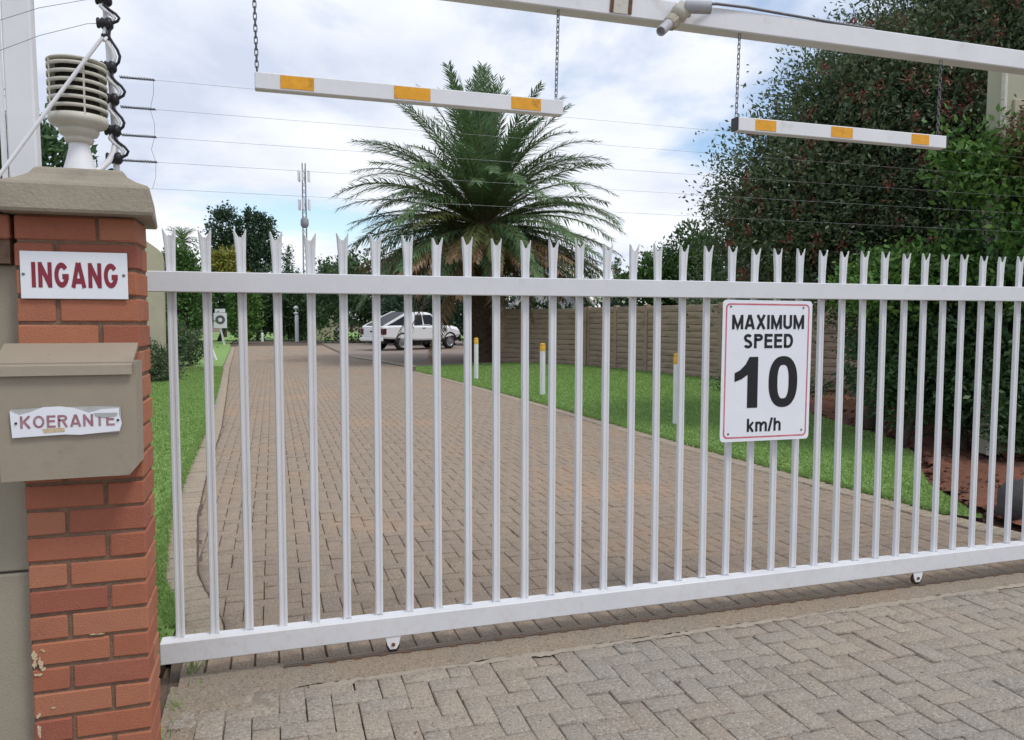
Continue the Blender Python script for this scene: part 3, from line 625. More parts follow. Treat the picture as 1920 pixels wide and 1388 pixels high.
# cream paint splashes on the lower bricks
mb = MB(); rs = random.Random(4)
for (sx, sz, w, h, q) in [(-0.733, 0.452, 0.012, 0.020, 5), (-0.722, 0.425, 0.010, 0.014, 3), (-0.716, 0.478, 0.007, 0.004, 2), (-0.731, 0.405, 0.012, 0.006, 2), (-0.737, 0.272, 0.008, 0.010, 2), (-0.684, 0.287, 0.010, 0.003, 3), (-0.736, 0.215, 0.007, 0.018, 5), (-0.56, 0.512, 0.016, 0.0025, 2)]:
    for _ in range(q):
        ox, oz = sx + rs.uniform(-1, 1) * w * .8, sz + rs.uniform(-1, 1) * h
        poly = [(ox + math.cos(a) * w * rs.uniform(.15, .8), oz + math.sin(a) * h * rs.uniform(.15, .8)) for a in np.linspace(0, 6.28, 15)[:-1]]
        mb.prism(poly, PY0 - rs.uniform(.0030, .0040), PY0 + 0.004)
mb.build('paint_splash', 'splash', pil, kind='stuff')

# plastered wall to the left, under a brick band
bw = thing('boundary_wall', (-1.2, 2.85, 0), 'taupe plastered wall under a brick band beside the brick pillar', 'wall')
MB().box((-1.381, 2.815, 0.36), (1.26, 0.14, 0.72), ch=0.006).build('lower_panel', 'plaster', bw)
MB().box((-1.381, 2.82, 1.213), (1.26, 0.14, 0.974), ch=0.006).build('upper_panel', 'plaster', bw)
MB().box((-1.39, 2.81, 1.776), (1.25, 0.18, 0.15)).build('mortar_core', 'mortar', bw)
for k in range(2):
    for i in range(5):
        put_brick(bw, -0.7625 - 0.111 - 0.232 * i - (0.116 if k else 0) + (0.058 if k else 0), 2.757, PTOP - COURSE * (k + 0.5), 0)
MB().box((-1.37, 2.83, 1.902), (1.18, 0.34, 0.085), ch=0.012).build('coping', 'cap', bw)

# ------------------------------------------------------------------ signs and newspaper box on the pillar
sg = thing('entrance_sign', (-0.584, 2.69, 1.60), 'white sign with dark red INGANG lettering on the brick pillar', 'sign')
MB().box((-0.584, 2.6935, 1.6655), (0.298, 0.004, 0.146), ch=0.0015).build('plate', 'sign', sg)
letters('INGANG', -0.702, -0.463, 1.627, 1.705, 2.6905, 'dkred', sg, t=0.215, gap=0.13)
for x in (-0.724, -0.446): MB().lathe((x, 2.692, 1.668), [(0.0045, 0), (0.004, 0.003), (0, 0.0035)], 10, (0, -1, 0)).build('screw', 'galv', sg)

nb = thing('newspaper_box', (-0.585, 2.63, 1.045), 'taupe steel newspaper box with sloping lid mounted on the brick pillar', 'mailbox')
MB().prism([(-0.775, 1.047), (-0.43, 1.049), (-0.405, 1.078), (-0.402, 1.40), (-0.775, 1.40)], 2.582, 2.696).build('body', 'box', nb)
mb = MB()
lid = [(2.700, 1.455), (2.570, 1.390), (2.566, 1.362), (2.572, 1.362), (2.576, 1.384), (2.700, 1.440)]
V = [(-0.785, y, z) for y, z in lid] + [(-0.412, y, z) for y, z in lid]; L_ = len(lid)
mb.add(V, [tuple(range(L_)), tuple(range(L_, 2 * L_))[::-1]] + [(i, i + L_, (i + 1) % L_ + L_, (i + 1) % L_) for i in range(L_)]); mb.build('lid', 'box', nb)
MB().lathe((-0.765, 2.566, 1.376), [(0.005, 0), (0.004, 0.003), (0, 0.004)], 8, (0, -1, 0)).build('rivet', 'sign', nb)

kp = thing('torn_sign', (-0.592, 2.578, 1.175), 'small torn weathered sign reading KOERANTE on the newspaper box', 'sign')
MB().prism([(-0.742, 1.262), (-0.739, 1.181), (-0.452, 1.184), (-0.446, 1.205), (-0.448, 1.262), (-0.52, 1.266), (-0.66, 1.266)], 2.5755, 2.579).build('plate', 'plate', kp)
MB().prism([(-0.742, 1.258), (-0.738, 1.179), (-0.60, 1.184), (-0.56, 1.181), (-0.452, 1.189), (-0.445, 1.212), (-0.452, 1.238), (-0.452, 1.258), (-0.50, 1.256), (-0.535, 1.246), (-0.575, 1.263), (-0.61, 1.269), (-0.655, 1.268), (-0.695, 1.252), (-0.72, 1.246)], 2.5725, 2.5753).build('torn_facing', 'sign', kp)
letters('KOERANTE', -0.716, -0.464, 1.206, 1.243, 2.5715, 'fadered', kp, t=0.17, gap=0.15)
MB().prism([(-0.52, 1.246), (-0.455, 1.245), (-0.458, 1.236), (-0.49, 1.231), (-0.515, 1.236)], 2.5706, 2.5713).build('flake', 'plate', kp)
MB().prism([(-0.66, 1.203), (-0.60, 1.205), (-0.60, 1.192), (-0.655, 1.190)], 2.5718, 2.5724).build('flake', 'splash', kp)
for x in (-0.727, -0.455): MB().lathe((x, 2.572, 1.222), [(0.004, 0), (0.003, 0.003), (0, 0.0035)], 8, (0, -1, 0)).build('screw', 'dark', kp)

# ------------------------------------------------------------------ louvred lamp on the cap
LX, LY = -0.588, 2.835
lp = thing('louvred_lamp', (LX, LY, 2.0), 'cream louvred garden lamp standing on the brick pillar cap', 'lamp')
MB().lathe((LX, LY, 0), [(0.053, 1.998), (0.052, 2.006), (0.040, 2.045), (0.031, 2.085), (0.030, 2.105)], 28).build('pedestal', 'white', lp)
MB().lathe((LX, LY, 0), [(0.030, 2.098), (0.040, 2.102), (0.043, 2.112), (0.041, 2.120), (0.054, 2.126), (0.060, 2.138), (0.058, 2.148), (0.080, 2.156), (0.087, 2.166), (0.087, 2.184), (0.06, 2.186)], 28).build('bowl', 'lamp', lp)
MB().lathe((LX, LY, 0), [(0.062, 2.18), (0.062, 2.345)], 20).build('inner_tube', 'lampdark', lp)
for k in range(6):
    z = 2.205 + 0.0262 * k
    MB().lathe((LX, LY, 0), [(0.062, z + 0.006), (0.086, z + 0.0055), (0.0875, z + 0.004), (0.0865, z - 0.0065), (0.084, z - 0.006), (0.083, z + 0.002), (0.062, z + 0.003)], 28).build('louvre', 'lamp', lp)
MB().lathe((LX, LY, 0), [(0.062, 2.349), (0.086, 2.350), (0.088, 2.353), (0.086, 2.357), (0.0, 2.364)], 28).build('top_plate', 'lamp', lp)
for a in (-1.15, 0.5, 2.2, 3.8): MB().bar((LX + 0.0855 * math.cos(a), LY + 0.0855 * math.sin(a), 2.18), (LX + 0.0855 * math.cos(a), LY + 0.0855 * math.sin(a), 2.35), 0.004, 0.005).build('rib', 'lamp', lp)

# ------------------------------------------------------------------ electric fence pole, wires, stay
PV = 2.90; KS = PV / 3.40
sz_ = lambda z: 1.53 + (z - 1.53) * KS
PO = [(-0.492, PV, 1.99), (-0.492, PV, sz_(2.14)), (-0.497, PV, sz_(2.40)), (-0.508, PV, sz_(2.70)), (-0.513, PV, sz_(3.05))]
ep = thing('insulator_pole', (-0.492, PV, 1.97), 'thin white pole carrying black insulators on the pillar cap behind the lamp', 'pole')
MB().tube(PO, 0.010, 10).build('pole_tube', 'white', ep)
INS_Z = [sz_(z) for z in (2.163, 2.27, 2.39, 2.513, 2.677, 2.767)]
def pole_x(z): return float(np.interp(z, [p[2] for p in PO], [p[0] for p in PO]))
for i, z in enumerate(INS_Z):
    x = pole_x(z); MB().lathe((x - 0.027, PV - 0.014, z), [(0, 0), (0.016, 0), (0.018, 0.006), (0.013, 0.010), (0.020, 0.016), (0.014, 0.023), (0.020, 0.030), (0.020, 0.042), (0.013, 0.048), (0, 0.049)], 12, (1, 0, 0.0)).build('insulator', 'dark', ep)
MB().box((pole_x(sz_(2.627)) - 0.004, PV - 0.01, sz_(2.627)), (0.026, 0.03, 0.018), ch=0.004).build('clamp', 'dark', ep)
for i in range(len(INS_Z) - 1):      # looping cable between the insulators
    z0, z1 = INS_Z[i], INS_Z[i + 1]; x0, x1 = pole_x(z0) + 0.016, pole_x(z1) + 0.016; h = z1 - z0; sgn = 1 if i % 2 == 0 else .7
    P_ = [(x0, PV - .018, z0), (x0 + 0.020 * sgn, PV - .022, z0 + h * 0.12), (x0 + 0.026 * sgn, PV - .024, z0 + h * 0.25), (x0 + 0.016 * sgn, PV - .024, z0 + h * 0.40), (x0 - 0.002, PV - .024, z0 + h * 0.55), (x0 - 0.014, PV - .022, z0 + h * 0.70), (x0 - 0.010, PV - .020, z0 + h * 0.86), (x1, PV - .018, z1)]
    MB().tube(P_, 0.0048, 7).build('loop_cable', 'dark', ep)
    MB().tube([(p[0] - 0.016, p[1] + 0.004, p[2]) for p in P_], 0.0062, 7).build('white_hose', 'white', ep)
MB().tube([(-0.545, 2.85, 2.015), (-0.53, 2.86, 2.03), (-0.51, 2.87, 2.055), (-0.497, 2.88, 2.085), (-0.490, PV - .01, 2.125)], 0.010, 8).build('conduit', 'white', ep)
for k, (z, sag) in enumerate([(2.487, .012), (2.372, .010), (2.263, .012), (2.164, .010), (2.058, .011)]):
    nm = ['topmost', 'second highest', 'middle', 'second lowest', 'lowest'][k]
    w = thing('fence_wire', (0.6, 3.0, z), f'{nm} of the five thin steel wires strung above the gate', 'wire', 'electric fence wires above the gate')
    A_ = Vector((-0.474, PV, sz_(z - .004))); B_ = Vector((9.2, 3.40, z))
    if k == 4: A_ = A_ + (B_ - A_) * 0.008
    pts = [A_.lerp(B_, t) - Vector((0, 0, sag * 4 * t * (1 - t))) for t in np.linspace(0, 1, 24)]
    MB().tube(pts, 0.00055, 5, cap=False).build('strand', 'wire', w)
    if k < 4:
        d_ = (B_ - A_).normalized(); mb = MB(); c = [A_ + d_ * (0.108 * t / 90) + Vector((0, 0.0042 * math.cos(t * 1.6), 0.0042 * math.sin(t * 1.6))) for t in range(91)]; mb.tube(c, 0.0015, 5, cap=False); mb.build('tension_spring', 'galv', w)
jz = [sz_(z) for z in (2.480, 2.43, 2.368, 2.31, 2.26, 2.21, 2.161, 2.10, 2.056)]
jw = MB().tube([(-0.375 + 0.008 * math.sin(q * 2.1 + .6), PV + .004, z) for q, z in enumerate(jz)], 0.0007, 5).build('jumper_wire', 'wire')
tag(recentre(jw), 'thin slack link wire hanging down across the fence wires', 'wire')
for k, (za, zb, lab) in enumerate([(2.767, 2.600, 'upper'), (2.677, 2.490, 'lower')]):
    za, zb = sz_(za), sz_(zb)
    w = MB().tube([(pole_x(za) - 0.02, PV - .01, za), (-0.56, PV - .03, za - 0.012), (-0.69, PV - .06, (za + zb) / 2 + 0.006), (-0.85, PV - .10, zb - 0.015), (-1.4, PV - .2, zb - 0.11)], 0.0010, 5).build('wall_wire', 'wire')
    tag(recentre(w), f'{lab} thin wire running left from the insulator pole past the white post', 'wire', 'wires left of the insulator pole')
st = MB().tube([(-0.495, 2.745, 2.415), (-0.640, 2.725, 2.19), (-0.785, 2.700, 1.955)], 0.0060, 8).tube([(-0.506, PV - .01, sz_(2.627)), (-0.500, 2.80, 2.425), (-0.495, 2.745, 2.415)], 0.005, 6).build('stay_rod', 'white')
tag(recentre(st), 'slanting white stay rod crossing in front of the louvred lamp', 'rod')

# ------------------------------------------------------------------ height gantry, hanging bars, chains
gn = thing('height_gantry', (-0.92, 3.47, 0), 'white box section overhead beam on a tall white post', 'gantry')
MB().bar((-0.90, 3.50, 0.0), (-0.927, 3.50, 3.08), 0.10, 0.07, ch=0.006, up=(0, 1, 0)).build('post', 'white', gn)
MB().bar((-0.958, 3.452, 0.0), (-0.984, 3.452, 3.07), 0.012, 0.03, up=(0, 1, 0)).build('post_lip', 'white', gn)
BZ0, BZ1, BY = 2.972, 3.076, 3.45
MB().bar((-1.0, BY, (BZ0 + BZ1) / 2), (5.5, BY, (BZ0 + BZ1) / 2), 0.09, BZ1 - BZ0, ch=0.005).build('beam', 'white', gn)
MB().bar((5.42, BY, 0), (5.42, BY, 2.968), 0.10, 0.10, ch=0.005, up=(0, 1, 0)).build('post', 'white', gn)
for x in (1.56, 1.655): MB().bar((x, BY - 0.049, BZ0 + 0.012), (x + 0.008, BY - 0.049, BZ1 + 0.01), 0.006, 0.016, up=(1, 0, 0)).build('rusty_bracket', 'rust', gn)
MB().box((1.605, BY - 0.048, BZ0 + 0.055), (0.075, 0.004, 0.09)).build('bracket_plate', 'lamp', gn)

def hang_bar(xa, xb, tapes, label, endcap):
    z0, z1, y = 2.484, 2.552, 3.42
    t = thing('clearance_bar', ((xa + xb) / 2, y, z0), label, 'bar', 'hanging clearance bars under the overhead beam')
    MB().bar((xa, y, (z0 + z1) / 2), (xb, y, (z0 + z1) / 2), 0.05, z1 - z0, ch=0.003).build('box_section', 'white', t)
    for a, b in tapes: MB().box(((a + b) / 2, y - 0.0262, (z0 + z1) / 2 + 0.0015), (b - a, 0.0016, 0.053)).build('reflective_tape', 'yellow', t)
    if endcap:
        for x in (xa - 0.006, xb + 0.006): MB().box((x, y, (z0 + z1) / 2), (0.011, 0.048, z1 - z0 - 0.004)).build('end_cap', 'dark', t)
    return t
hang_bar(-0.050, 1.317, [(0.052, 0.188), (0.527, 0.687), (1.063, 1.205)], 'left hanging white clearance bar in front of the palm', False)
hang_bar(2.262, 3.60, [(2.362, 2.484), (2.826, 2.962), (3.356, 3.475)], 'right hanging white clearance bar in front of the dark bush', True)
def chain(x0, z0, x1, z1, y, label):
    mb = MB(); n = int((z0 - z1) / 0.0235); 
    for k in range(n):
        t = (k + 0.5) / n; cx0, cz0 = x0 + (x1 - x0) * t, z0 + (z1 - z0) * t; a = math.radians(20 if k % 2 else 110); L, W = 0.0165, 0.0068
        pts = []
        for q in range(13):
            an = 2 * math.pi * q / 12; ux, uz = math.sin(an) * W, math.cos(an) * W + (L - W if math.cos(an) > 0.01 else (-(L - W) if math.cos(an) < -0.01 else 0))
            pts.append((cx0 + ux * math.cos(a), y + ux * math.sin(a), cz0 + uz))
        mb.tube(pts, 0.0023, 5, cap=False)
    tag(recentre(mb.build('chain', 'galv')), label, 'chain', 'chains carrying the clearance bars')
chain(-0.047, 2.968, -0.040, 2.556, 3.43, 'chain at the left end of the bar left of the palm')
chain(1.302, 2.968, 1.292, 2.556, 3.43, 'chain above the palm side end of the left clearance bar')
chain(2.280, 2.968, 2.270, 2.556, 3.43, 'chain against the sky at the right bar left end')
chain(3.575, 2.968, 3.570, 2.556, 3.43, 'chain in front of the dark bush at the right bar far end')

fx = thing('pipe_camera', (1.90, 3.37, 2.93), 'pair of grey barrel cameras on a dirty joint clamped to the overhead beam', 'camera')
def barrel(p0, p1, r, mat, name, par, n=18):
    p0, p1 = Vector(p0), Vector(p1); MB().lathe(p0, [(0, 0), (r * 0.92, 0), (r, 0.004), (r, (p1 - p0).length - 0.004), (r * 0.95, (p1 - p0).length), (r * 0.80, (p1 - p0).length), (r * 0.78, (p1 - p0).length - 0.02), (0, (p1 - p0).length - 0.02)], n, (p1 - p0)).build(name, mat, par)
barrel((1.852, 3.375, 2.955), (1.785, 3.335, 2.895), 0.024, 'pipe', 'camera_barrel', fx)
barrel((1.925, 3.36, 3.035), (2.035, 3.30, 3.022), 0.030, 'pipe', 'camera_barrel', fx)
barrel((1.985, 3.3273, 3.0279), (2.037, 3.2989, 3.0218), 0.0245, 'dark', 'lens_hood', fx)
MB().lathe((1.845, 3.38, 2.945), [(0, 0), (0.026, 0), (0.036, 0.012), (0.038, 0.05), (0.030, 0.065), (0.0, 0.066)], 8, (0.75, 0.1, 0.65), False).build('joint', 'joint', fx)
MB().lathe((1.888, 3.385, 2.995), [(0, 0), (0.028, 0), (0.04, 0.01), (0.046, 0.03), (0.040, 0.045), (0.046, 0.06), (0.03, 0.075), (0, 0.08)], 16, (0.65, -0.15, 0.5)).build('collar', 'lamp', fx)
cb = MB().tube([(2.03, 3.36, 3.06), (2.12, 3.39, 3.084), (2.30, 3.40, 3.092), (2.52, 3.405, 3.088), (2.80, 3.41, 3.083), (3.1, 3.42, 3.082)], 0.0075, 8).build('camera_cable', 'galv')
tag(recentre(cb), 'dark cable lying along the top of the overhead beam', 'cable')

# ------------------------------------------------------------------ sliding palisade gate
GY = 3.379
gate = thing('sliding_gate', (2.2, 3.42, 0.0), 'white steel palisade sliding gate across the driveway entrance', 'gate')
MB().bar((-0.62, GY + 0.02, 1.6825), (5.0, GY + 0.02, 1.6825), 0.04, 0.084, ch=0.003).build('top_rail', 'gate', gate)
MB().bar((-0.47, GY + 0.038, 0.1377), (5.0, GY + 0.038, 0.1377), 0.076, 0.0915, ch=0.003).build('bottom_rail', 'gate', gate)
def picket_mesh(seed):
    r = random.Random(seed)
    prof = [(-0.0185, 0.016), (-0.0165, 0.003), (-0.0145, 0.0), (-0.0065, 0.0), (-0.004, 0.0022), (0.004, 0.0022), (0.0065, 0.0), (0.0145, 0.0), (0.0165, 0.003), (0.0185, 0.016)]
    nC = len(prof); b1, b2 = r.uniform(-.006, .006), r.uniform(-.004, .004)
    topz = [1.902, 1.901, 1.894, 1.874, 1.868, 1.868, 1.874, 1.894, 1.901, 1.902]
    lev = [(0.1845, 1.0, 0), (1.72, 1.0, 0), (1.80, 1.10, 0.3), (1.855, 1.28, 0.7)]
    V = []
    for z, s, q in lev:
        for x, y in prof: V.append((x * s + b1 * q, y * (1 - 0.3 * q) + b2 * q, z))
    for k, (x, y) in enumerate(prof): V.append((x * 1.46 + b1, y * 0.6 - 0.004 * (abs(x) > 0.01) + b2, topz[k] + r.uniform(-.003, .003)))
    nL = len(lev) + 1; T = 0.0028; front = len(V)
    V += [(x * (1 - T / 0.0185 * 0.9), y + T, z) for x, y, z in V]
    F = []
    for l in range(nL - 1):
        for k in range(nC - 1):
            a, b, c, d = l * nC + k, l * nC + k + 1, (l + 1) * nC + k + 1, (l + 1) * nC + k
            F += [(a, b, c, d), (a + front, d + front, c + front, b + front)]
        for k in (0, nC - 1):
            a, d = l * nC + k, (l + 1) * nC + k; F.append((a, d, d + front, a + front) if k == 0 else (a, a + front, d + front, d))
    for k in range(nC - 1):
        a, b = (nL - 1) * nC + k, (nL - 1) * nC + k + 1; F.append((a, b, b + front, a + front))
    me = bpy.data.meshes.new('picket'); me.from_pydata(V, [], F); me.update(); me.materials.append(MT['gate']); return me
PK = [picket_mesh(k) for k in range(7)]
rp = random.Random(3)
for i in range(40):
    o = bpy.data.objects.new('picket', PK[rp.randrange(7)]); COL.objects.link(o); o.parent = gate
    o.location = Vector((-0.3966 + 0.13985 * i + rp.uniform(-.0035, .0035), GY + 0.0425, rp.uniform(-.004, .004))) - wloc(gate) + Vector((0, 0, 0.002))
    o.rotation_euler = (0, rp.uniform(-.0022, .0022), rp.uniform(-.04, .04))
mb = MB()
for i in range(40):
    x = -0.3966 + 0.13985 * i
    for dx in (-.0165, .0165): mb.lathe((x + dx, GY + 0.0415, 0.183), [(0.005, 0), (0.0045, .003), (0.0015, .007)], 6)
mb.build('weld_beads', 'gate', gate, kind='stuff')
for x in (0.499, 3.50):
    wb = MB(); y0 = GY + 0.004
    wb.prism([(x - 0.034, 0.0925), (x + 0.034, 0.0925), (x + 0.026, 0.055), (x + 0.014, 0.034), (x - 0.014, 0.034), (x - 0.026, 0.055)], y0, y0 + 0.004)
    hb = wb.build('wheel_bracket', 'white', gate)
    MB().lathe((x, y0 + 0.006, 0.048), [(0, 0), (0.030, 0), (0.024, 0.010), (0.030, 0.020), (0, 0.020)], 20, (0, 1, 0)).build('wheel', 'track', hb)
    MB().lathe((x, y0 - 0.001, 0.056), [(0.009, 0.001), (0.009, -0.005), (0, -0.006)], 6, (0, 1, 0), False).build('axle_bolt', 'rust', hb)
tr = thing('gate_track', (2.2, 3.395, 0.0), 'dark steel rail that the sliding gate rolls on, set in concrete', 'rail')
mb = MB(); mb.tube([(0.02 + 5.1 * t, 3.395 + 0.0015 * math.sin(t * 40), 0.012) for t in np.linspace(0, 1, 60)], 0.009, 8); mb.build('rail', 'track', tr)
mb = MB(); rr = random.Random(9)
for i in range(46): mb.box((0.12 + 0.11 * i, 3.392, 0.0115), (0.035, 0.032, 0.004), rr.uniform(-.1, .1))
mb.build('anchor', 'rust', tr, kind='stuff')
# speed limit sign on the gate
sp_ = thing('speed_sign', (2.446, GY - 0.012, 0.90), 'white MAXIMUM SPEED 10 km/h sign with thin red border on the gate', 'sign')
def rrect(x0, x1, z0, z1, r, n=6):
    P = []
    for cx1, cz1, a0 in ((x1 - r, z1 - r, 0), (x0 + r, z1 - r, 90), (x0 + r, z0 + r, 180), (x1 - r, z0 + r, 270)):
        for k in range(n + 1): a = math.radians(a0 + 90 * k / n); P.append((cx1 + r * math.cos(a), cz1 + r * math.sin(a)))
    return P
SY = GY - 0.007
tilt = Matrix.Translation((2.446, SY, 1.265)) @ Matrix.Rotation(math.radians(0.35), 4, 'Y') @ Matrix.Translation((-2.446, -SY, -1.265))
MB().prism(rrect(2.176, 2.716, 0.902, 1.630, 0.022), SY, SY + 0.003, tilt).build('plate', 'sign', sp_)
mb = MB(); o_, i_ = rrect(2.193, 2.699, 0.919, 1.613, 0.024), rrect(2.201, 2.691, 0.927, 1.605, 0.018); nn = len(o_)
mb.add([tilt @ Vector((x, SY - 0.0007, z)) for x, z in o_] + [tilt @ Vector((x, SY - 0.0007, z)) for x, z in i_], [(k, (k + 1) % nn, (k + 1) % nn + nn, k + nn) for k in range(nn)]); mb.build('border', 'red', sp_)
TY = SY - 0.0012
letters('MAXIMUM', 2.232, 2.668, 1.482, 1.556, TY, 'black', sp_, t=0.20, gap=0.11)
letters('SPEED', 2.302, 2.602, 1.384, 1.458, TY, 'black', sp_, t=0.20, gap=0.12)
letters('km/h', 2.332, 2.538, 0.951, 1.020, TY, 'black', sp_, t=0.17, gap=0.09)
MB().prism([(2.330, 1.076), (2.392, 1.076), (2.392, 1.340), (2.340, 1.340), (2.318, 1.302), (2.285, 1.272), (2.253, 1.258), (2.253, 1.212), (2.295, 1.226), (2.330, 1.248)], TY, TY + 0.001).build('numeral', 'black', sp_)
mb = MB(); q = 40; V = []
for k in range(q):
    a = 2 * math.pi * k / q; V.append((2.546 + 0.0885 * math.copysign(abs(math.cos(a)) ** 0.86, math.cos(a)), TY, 1.208 + 0.134 * math.copysign(abs(math.sin(a)) ** 0.86, math.sin(a))))
for k in range(q):
    a = 2 * math.pi * k / q; V.append((2.546 + 0.0345 * math.copysign(abs(math.cos(a)) ** 0.7, math.cos(a)), TY, 1.208 + 0.088 * math.copysign(abs(math.sin(a)) ** 0.8, math.sin(a))))
mb.add(V, [(k, (k + 1) % q, (k + 1) % q + q, k + q) for k in range(q)]); mb.build('numeral', 'black', sp_)
for x, z in ((2.222, 0.945), (2.668, 0.950), (2.224, 1.598), (2.662, 1.594)): MB().lathe((x, SY, z), [(0.006, 0), (0.005, 0.003), (0, 0.004)], 8, (0, -1, 0)).build('bolt', 'galv', sp_)

# ------------------------------------------------------------------ bollards and posts on the lawns
for (x, y, h, lab) in [(4.95, 18.8, 1.07, 'white bollard with yellow cap nearest the palm'), (5.18, 14.435, 1.06, 'white bollard with yellow band on the lawn in front of the wall'), (5.60, 9.82, 1.05, 'white yellow topped bollard beside the speed sign, nearest the gate')]:
    b = thing('bollard', (x, y, 0), lab, 'bollard', 'white yellow topped bollards along the right lawn edge'); k = 0.055
    MB().lathe((x, y, 0), [(k, -0.02), (k, h - 0.16)], 16).build('post', 'white', b)
    MB().lathe((x, y, 0), [(k + .002, h - 0.16), (k + .002, h - 0.06), (k * 0.9, h - 0.05)], 16).build('band', 'bollcap', b)
    MB().lathe((x, y, 0), [(k * 0.9, h - 0.05), (k * 1.02, h - 0.03), (k * 0.8, h - 0.006), (0, h)], 16).build('cap', 'bollcap', b)
lpst = thing('leaning_post', (-2.07, 30.4, 0), 'short white post leaning over on the left lawn', 'post')
MB().bar((-2.0, 30.4, 0), (-2.32, 30.5, 0.95), 0.11, 0.05, ch=0.01).build('plank', 'white', lpst)
for x, y, h, lab in [(-0.65, 54.8, 0.62, 'tiny white marker post at the far end of the drive'), (4.37, 54.8, 0.95, 'white marker post on the far grass left of the pickup')]:
    p = thing('marker_post', (x, y, 0), lab, 'post'); MB().lathe((x, y, 0), [(0.09, 0), (0.09, h - 0.1), (0.06, h), (0, h)], 12).build('post', 'white', p)
fl = thing('light_pole', (1.61, 54.2, 0), 'slender white lamp pole at the end of the drive', 'lamp')
MB().lathe((1.61, 54.2, 0), [(0.13, 0), (0.13, 1.75), (0.09, 1.85)], 12).build('pole', 'white', fl)
MB().lathe((1.57, 54.2, 0), [(0.04, 1.85), (0.16, 1.9), (0.16, 1.98), (0.05, 2.02), (0.05, 2.2), (0.16, 2.24), (0.17, 2.36), (0, 2.46)], 12).build('lantern', 'white', fl)
fs = thing('board_sign', (-2.73, 48.5, 0), 'small distant white board sign with grey disc on a post by the hedge', 'sign')
MB().bar((-2.73, 48.5, 0), (-2.95, 48.55, 1.1), 0.09, 0.09).build('post', 'white', fs)
MB().box((-2.93, 48.5, 1.45), (0.74, 0.04, 0.90), ch=0.01).build('board', 'sign', fs)
MB().box((-2.93, 48.5, 2.03), (0.58, 0.04, 0.22), ch=0.01).build('header_board', 'sign', fs)
MB().lathe((-2.93, 48.475, 1.50), [(0.12, 0), (0.25, 0.001), (0.27, 0.004)], 20, (0, -1, 0)).build('disc', 'galv', fs)

# ------------------------------------------------------------------ precast slab wall (posts + slabs)
def slab_wall(name, a, b, h, label, bays, rows=11):
    a, b = Vector((*a, 0)), Vector((*b, 0)); w = thing(name, a, label, 'wall'); d = (b - a).normalized(); Ln = (b - a).length; ang = math.atan2(d.y, d.x); rr = random.Random(bays)
    bay = Ln / bays
    pm = MB(); pm.box((0, 0, h / 2 + 0.02), (0.14, 0.14, h + 0.04), ch=0.008); me = bpy.data.meshes.new('post'); me.from_pydata(pm.v, [], pm.f); me.materials.append(MT['wallslab'])
    protos = []
    for k in range(6):     # rock-faced slabs: uneven front and lower edge
        nx = 9; Vs = []; th = h / rows
        for i in range(nx):
            x = -(bay - 0.12) / 2 + (bay - 0.12) * i / (nx - 1); lo, hi = rr.uniform(0, 0.018), rr.uniform(0, 0.012)
            Vs += [(x, -0.022 - rr.uniform(0, .016), lo), (x, -0.03 - rr.uniform(0, .022), th * 0.5), (x, -0.020 - rr.uniform(0, .016), th - 0.004 - hi), (x, 0.02, th), (x, 0.02, 0.0)]
        Fs = [(5 * i + k2, 5 * (i + 1) + k2, 5 * (i + 1) + (k2 + 1) % 5, 5 * i + (k2 + 1) % 5) for i in range(nx - 1) for k2 in range(5)] + [(0, 1, 2, 3, 4), tuple(5 * (nx - 1) + q for q in (4, 3, 2, 1, 0))]
        m_ = bpy.data.meshes.new('slab'); m_.from_pydata(Vs, [], Fs); m_.update(); m_.materials.append(MT['wallslab']); protos.append(m_)
    for i in range(bays + 1):
        o = bpy.data.objects.new('post', me); COL.objects.link(o); o.parent = w; o.location = d * bay * i; o.rotation_euler.z = ang
        if i == bays: break
        for r in range(rows):
            o = bpy.data.objects.new('slab', protos[rr.randrange(6)]); COL.objects.link(o); o.parent = w; o.location = d * bay * (i + 0.5) + Vector((0, 0, h / rows * r)); o.rotation_euler.z = ang + (math.pi if False else 0)
    return w
CRN = (9.97, 23.25)
slab_wall('garden_wall', CRN, (13.0, 4.6), 1.93, 'brown precast slab wall running along the right lawn toward the bush', 12)
slab_wall('garden_wall', (3.0 + 4.0, 27.9), (CRN[0] - 0.1, CRN[1] + 0.1), 1.90, 'shaded precast slab wall behind the palm trunk', 4)
fw_ = thing('far_wall', (5.0, 62, 0), 'short tan wall piece at the far end behind the drive', 'wall')
MB().box((3.6, 62.0, 1.1), (2.6, 0.25, 2.2), ch=0.02).build('panel', 'cream', fw_); MB().box((3.6, 62.0, 2.24), (2.8, 0.35, 0.1), ch=0.02).build('coping', 'cap', fw_)
cw = thing('plaster_wall', (-2.9, 21.0, 0), 'tall cream plastered wall end behind the brick pillar and gate', 'wall')
MB().prism([(-4.6, 0), (-2.59, 0), (-2.57, 2.95), (-2.60, 3.18), (-2.72, 3.30), (-2.92, 3.45), (-4.6, 3.45)], 20.9, 21.2).build('panel', 'cream', cw)
gc = thing('cream_column', (7.75, 6.7, 0), 'pale cream column under the beam at the upper right, half hidden by leaves', 'column')
MB().box((7.92, 6.62, 2.2), (0.50, 0.22, 4.38), ch=0.015).build('shaft', 'creamcol', gc)
MB().box((7.665, 6.50, 2.2), (0.05, 0.05, 4.38), ch=0.008).build('corner_trim', 'lamp', gc)
MB().box((8.0, 6.505, 2.0), (0.40, 0.05, 3.9), ch=0.008).build('face_panel', 'cream', gc)

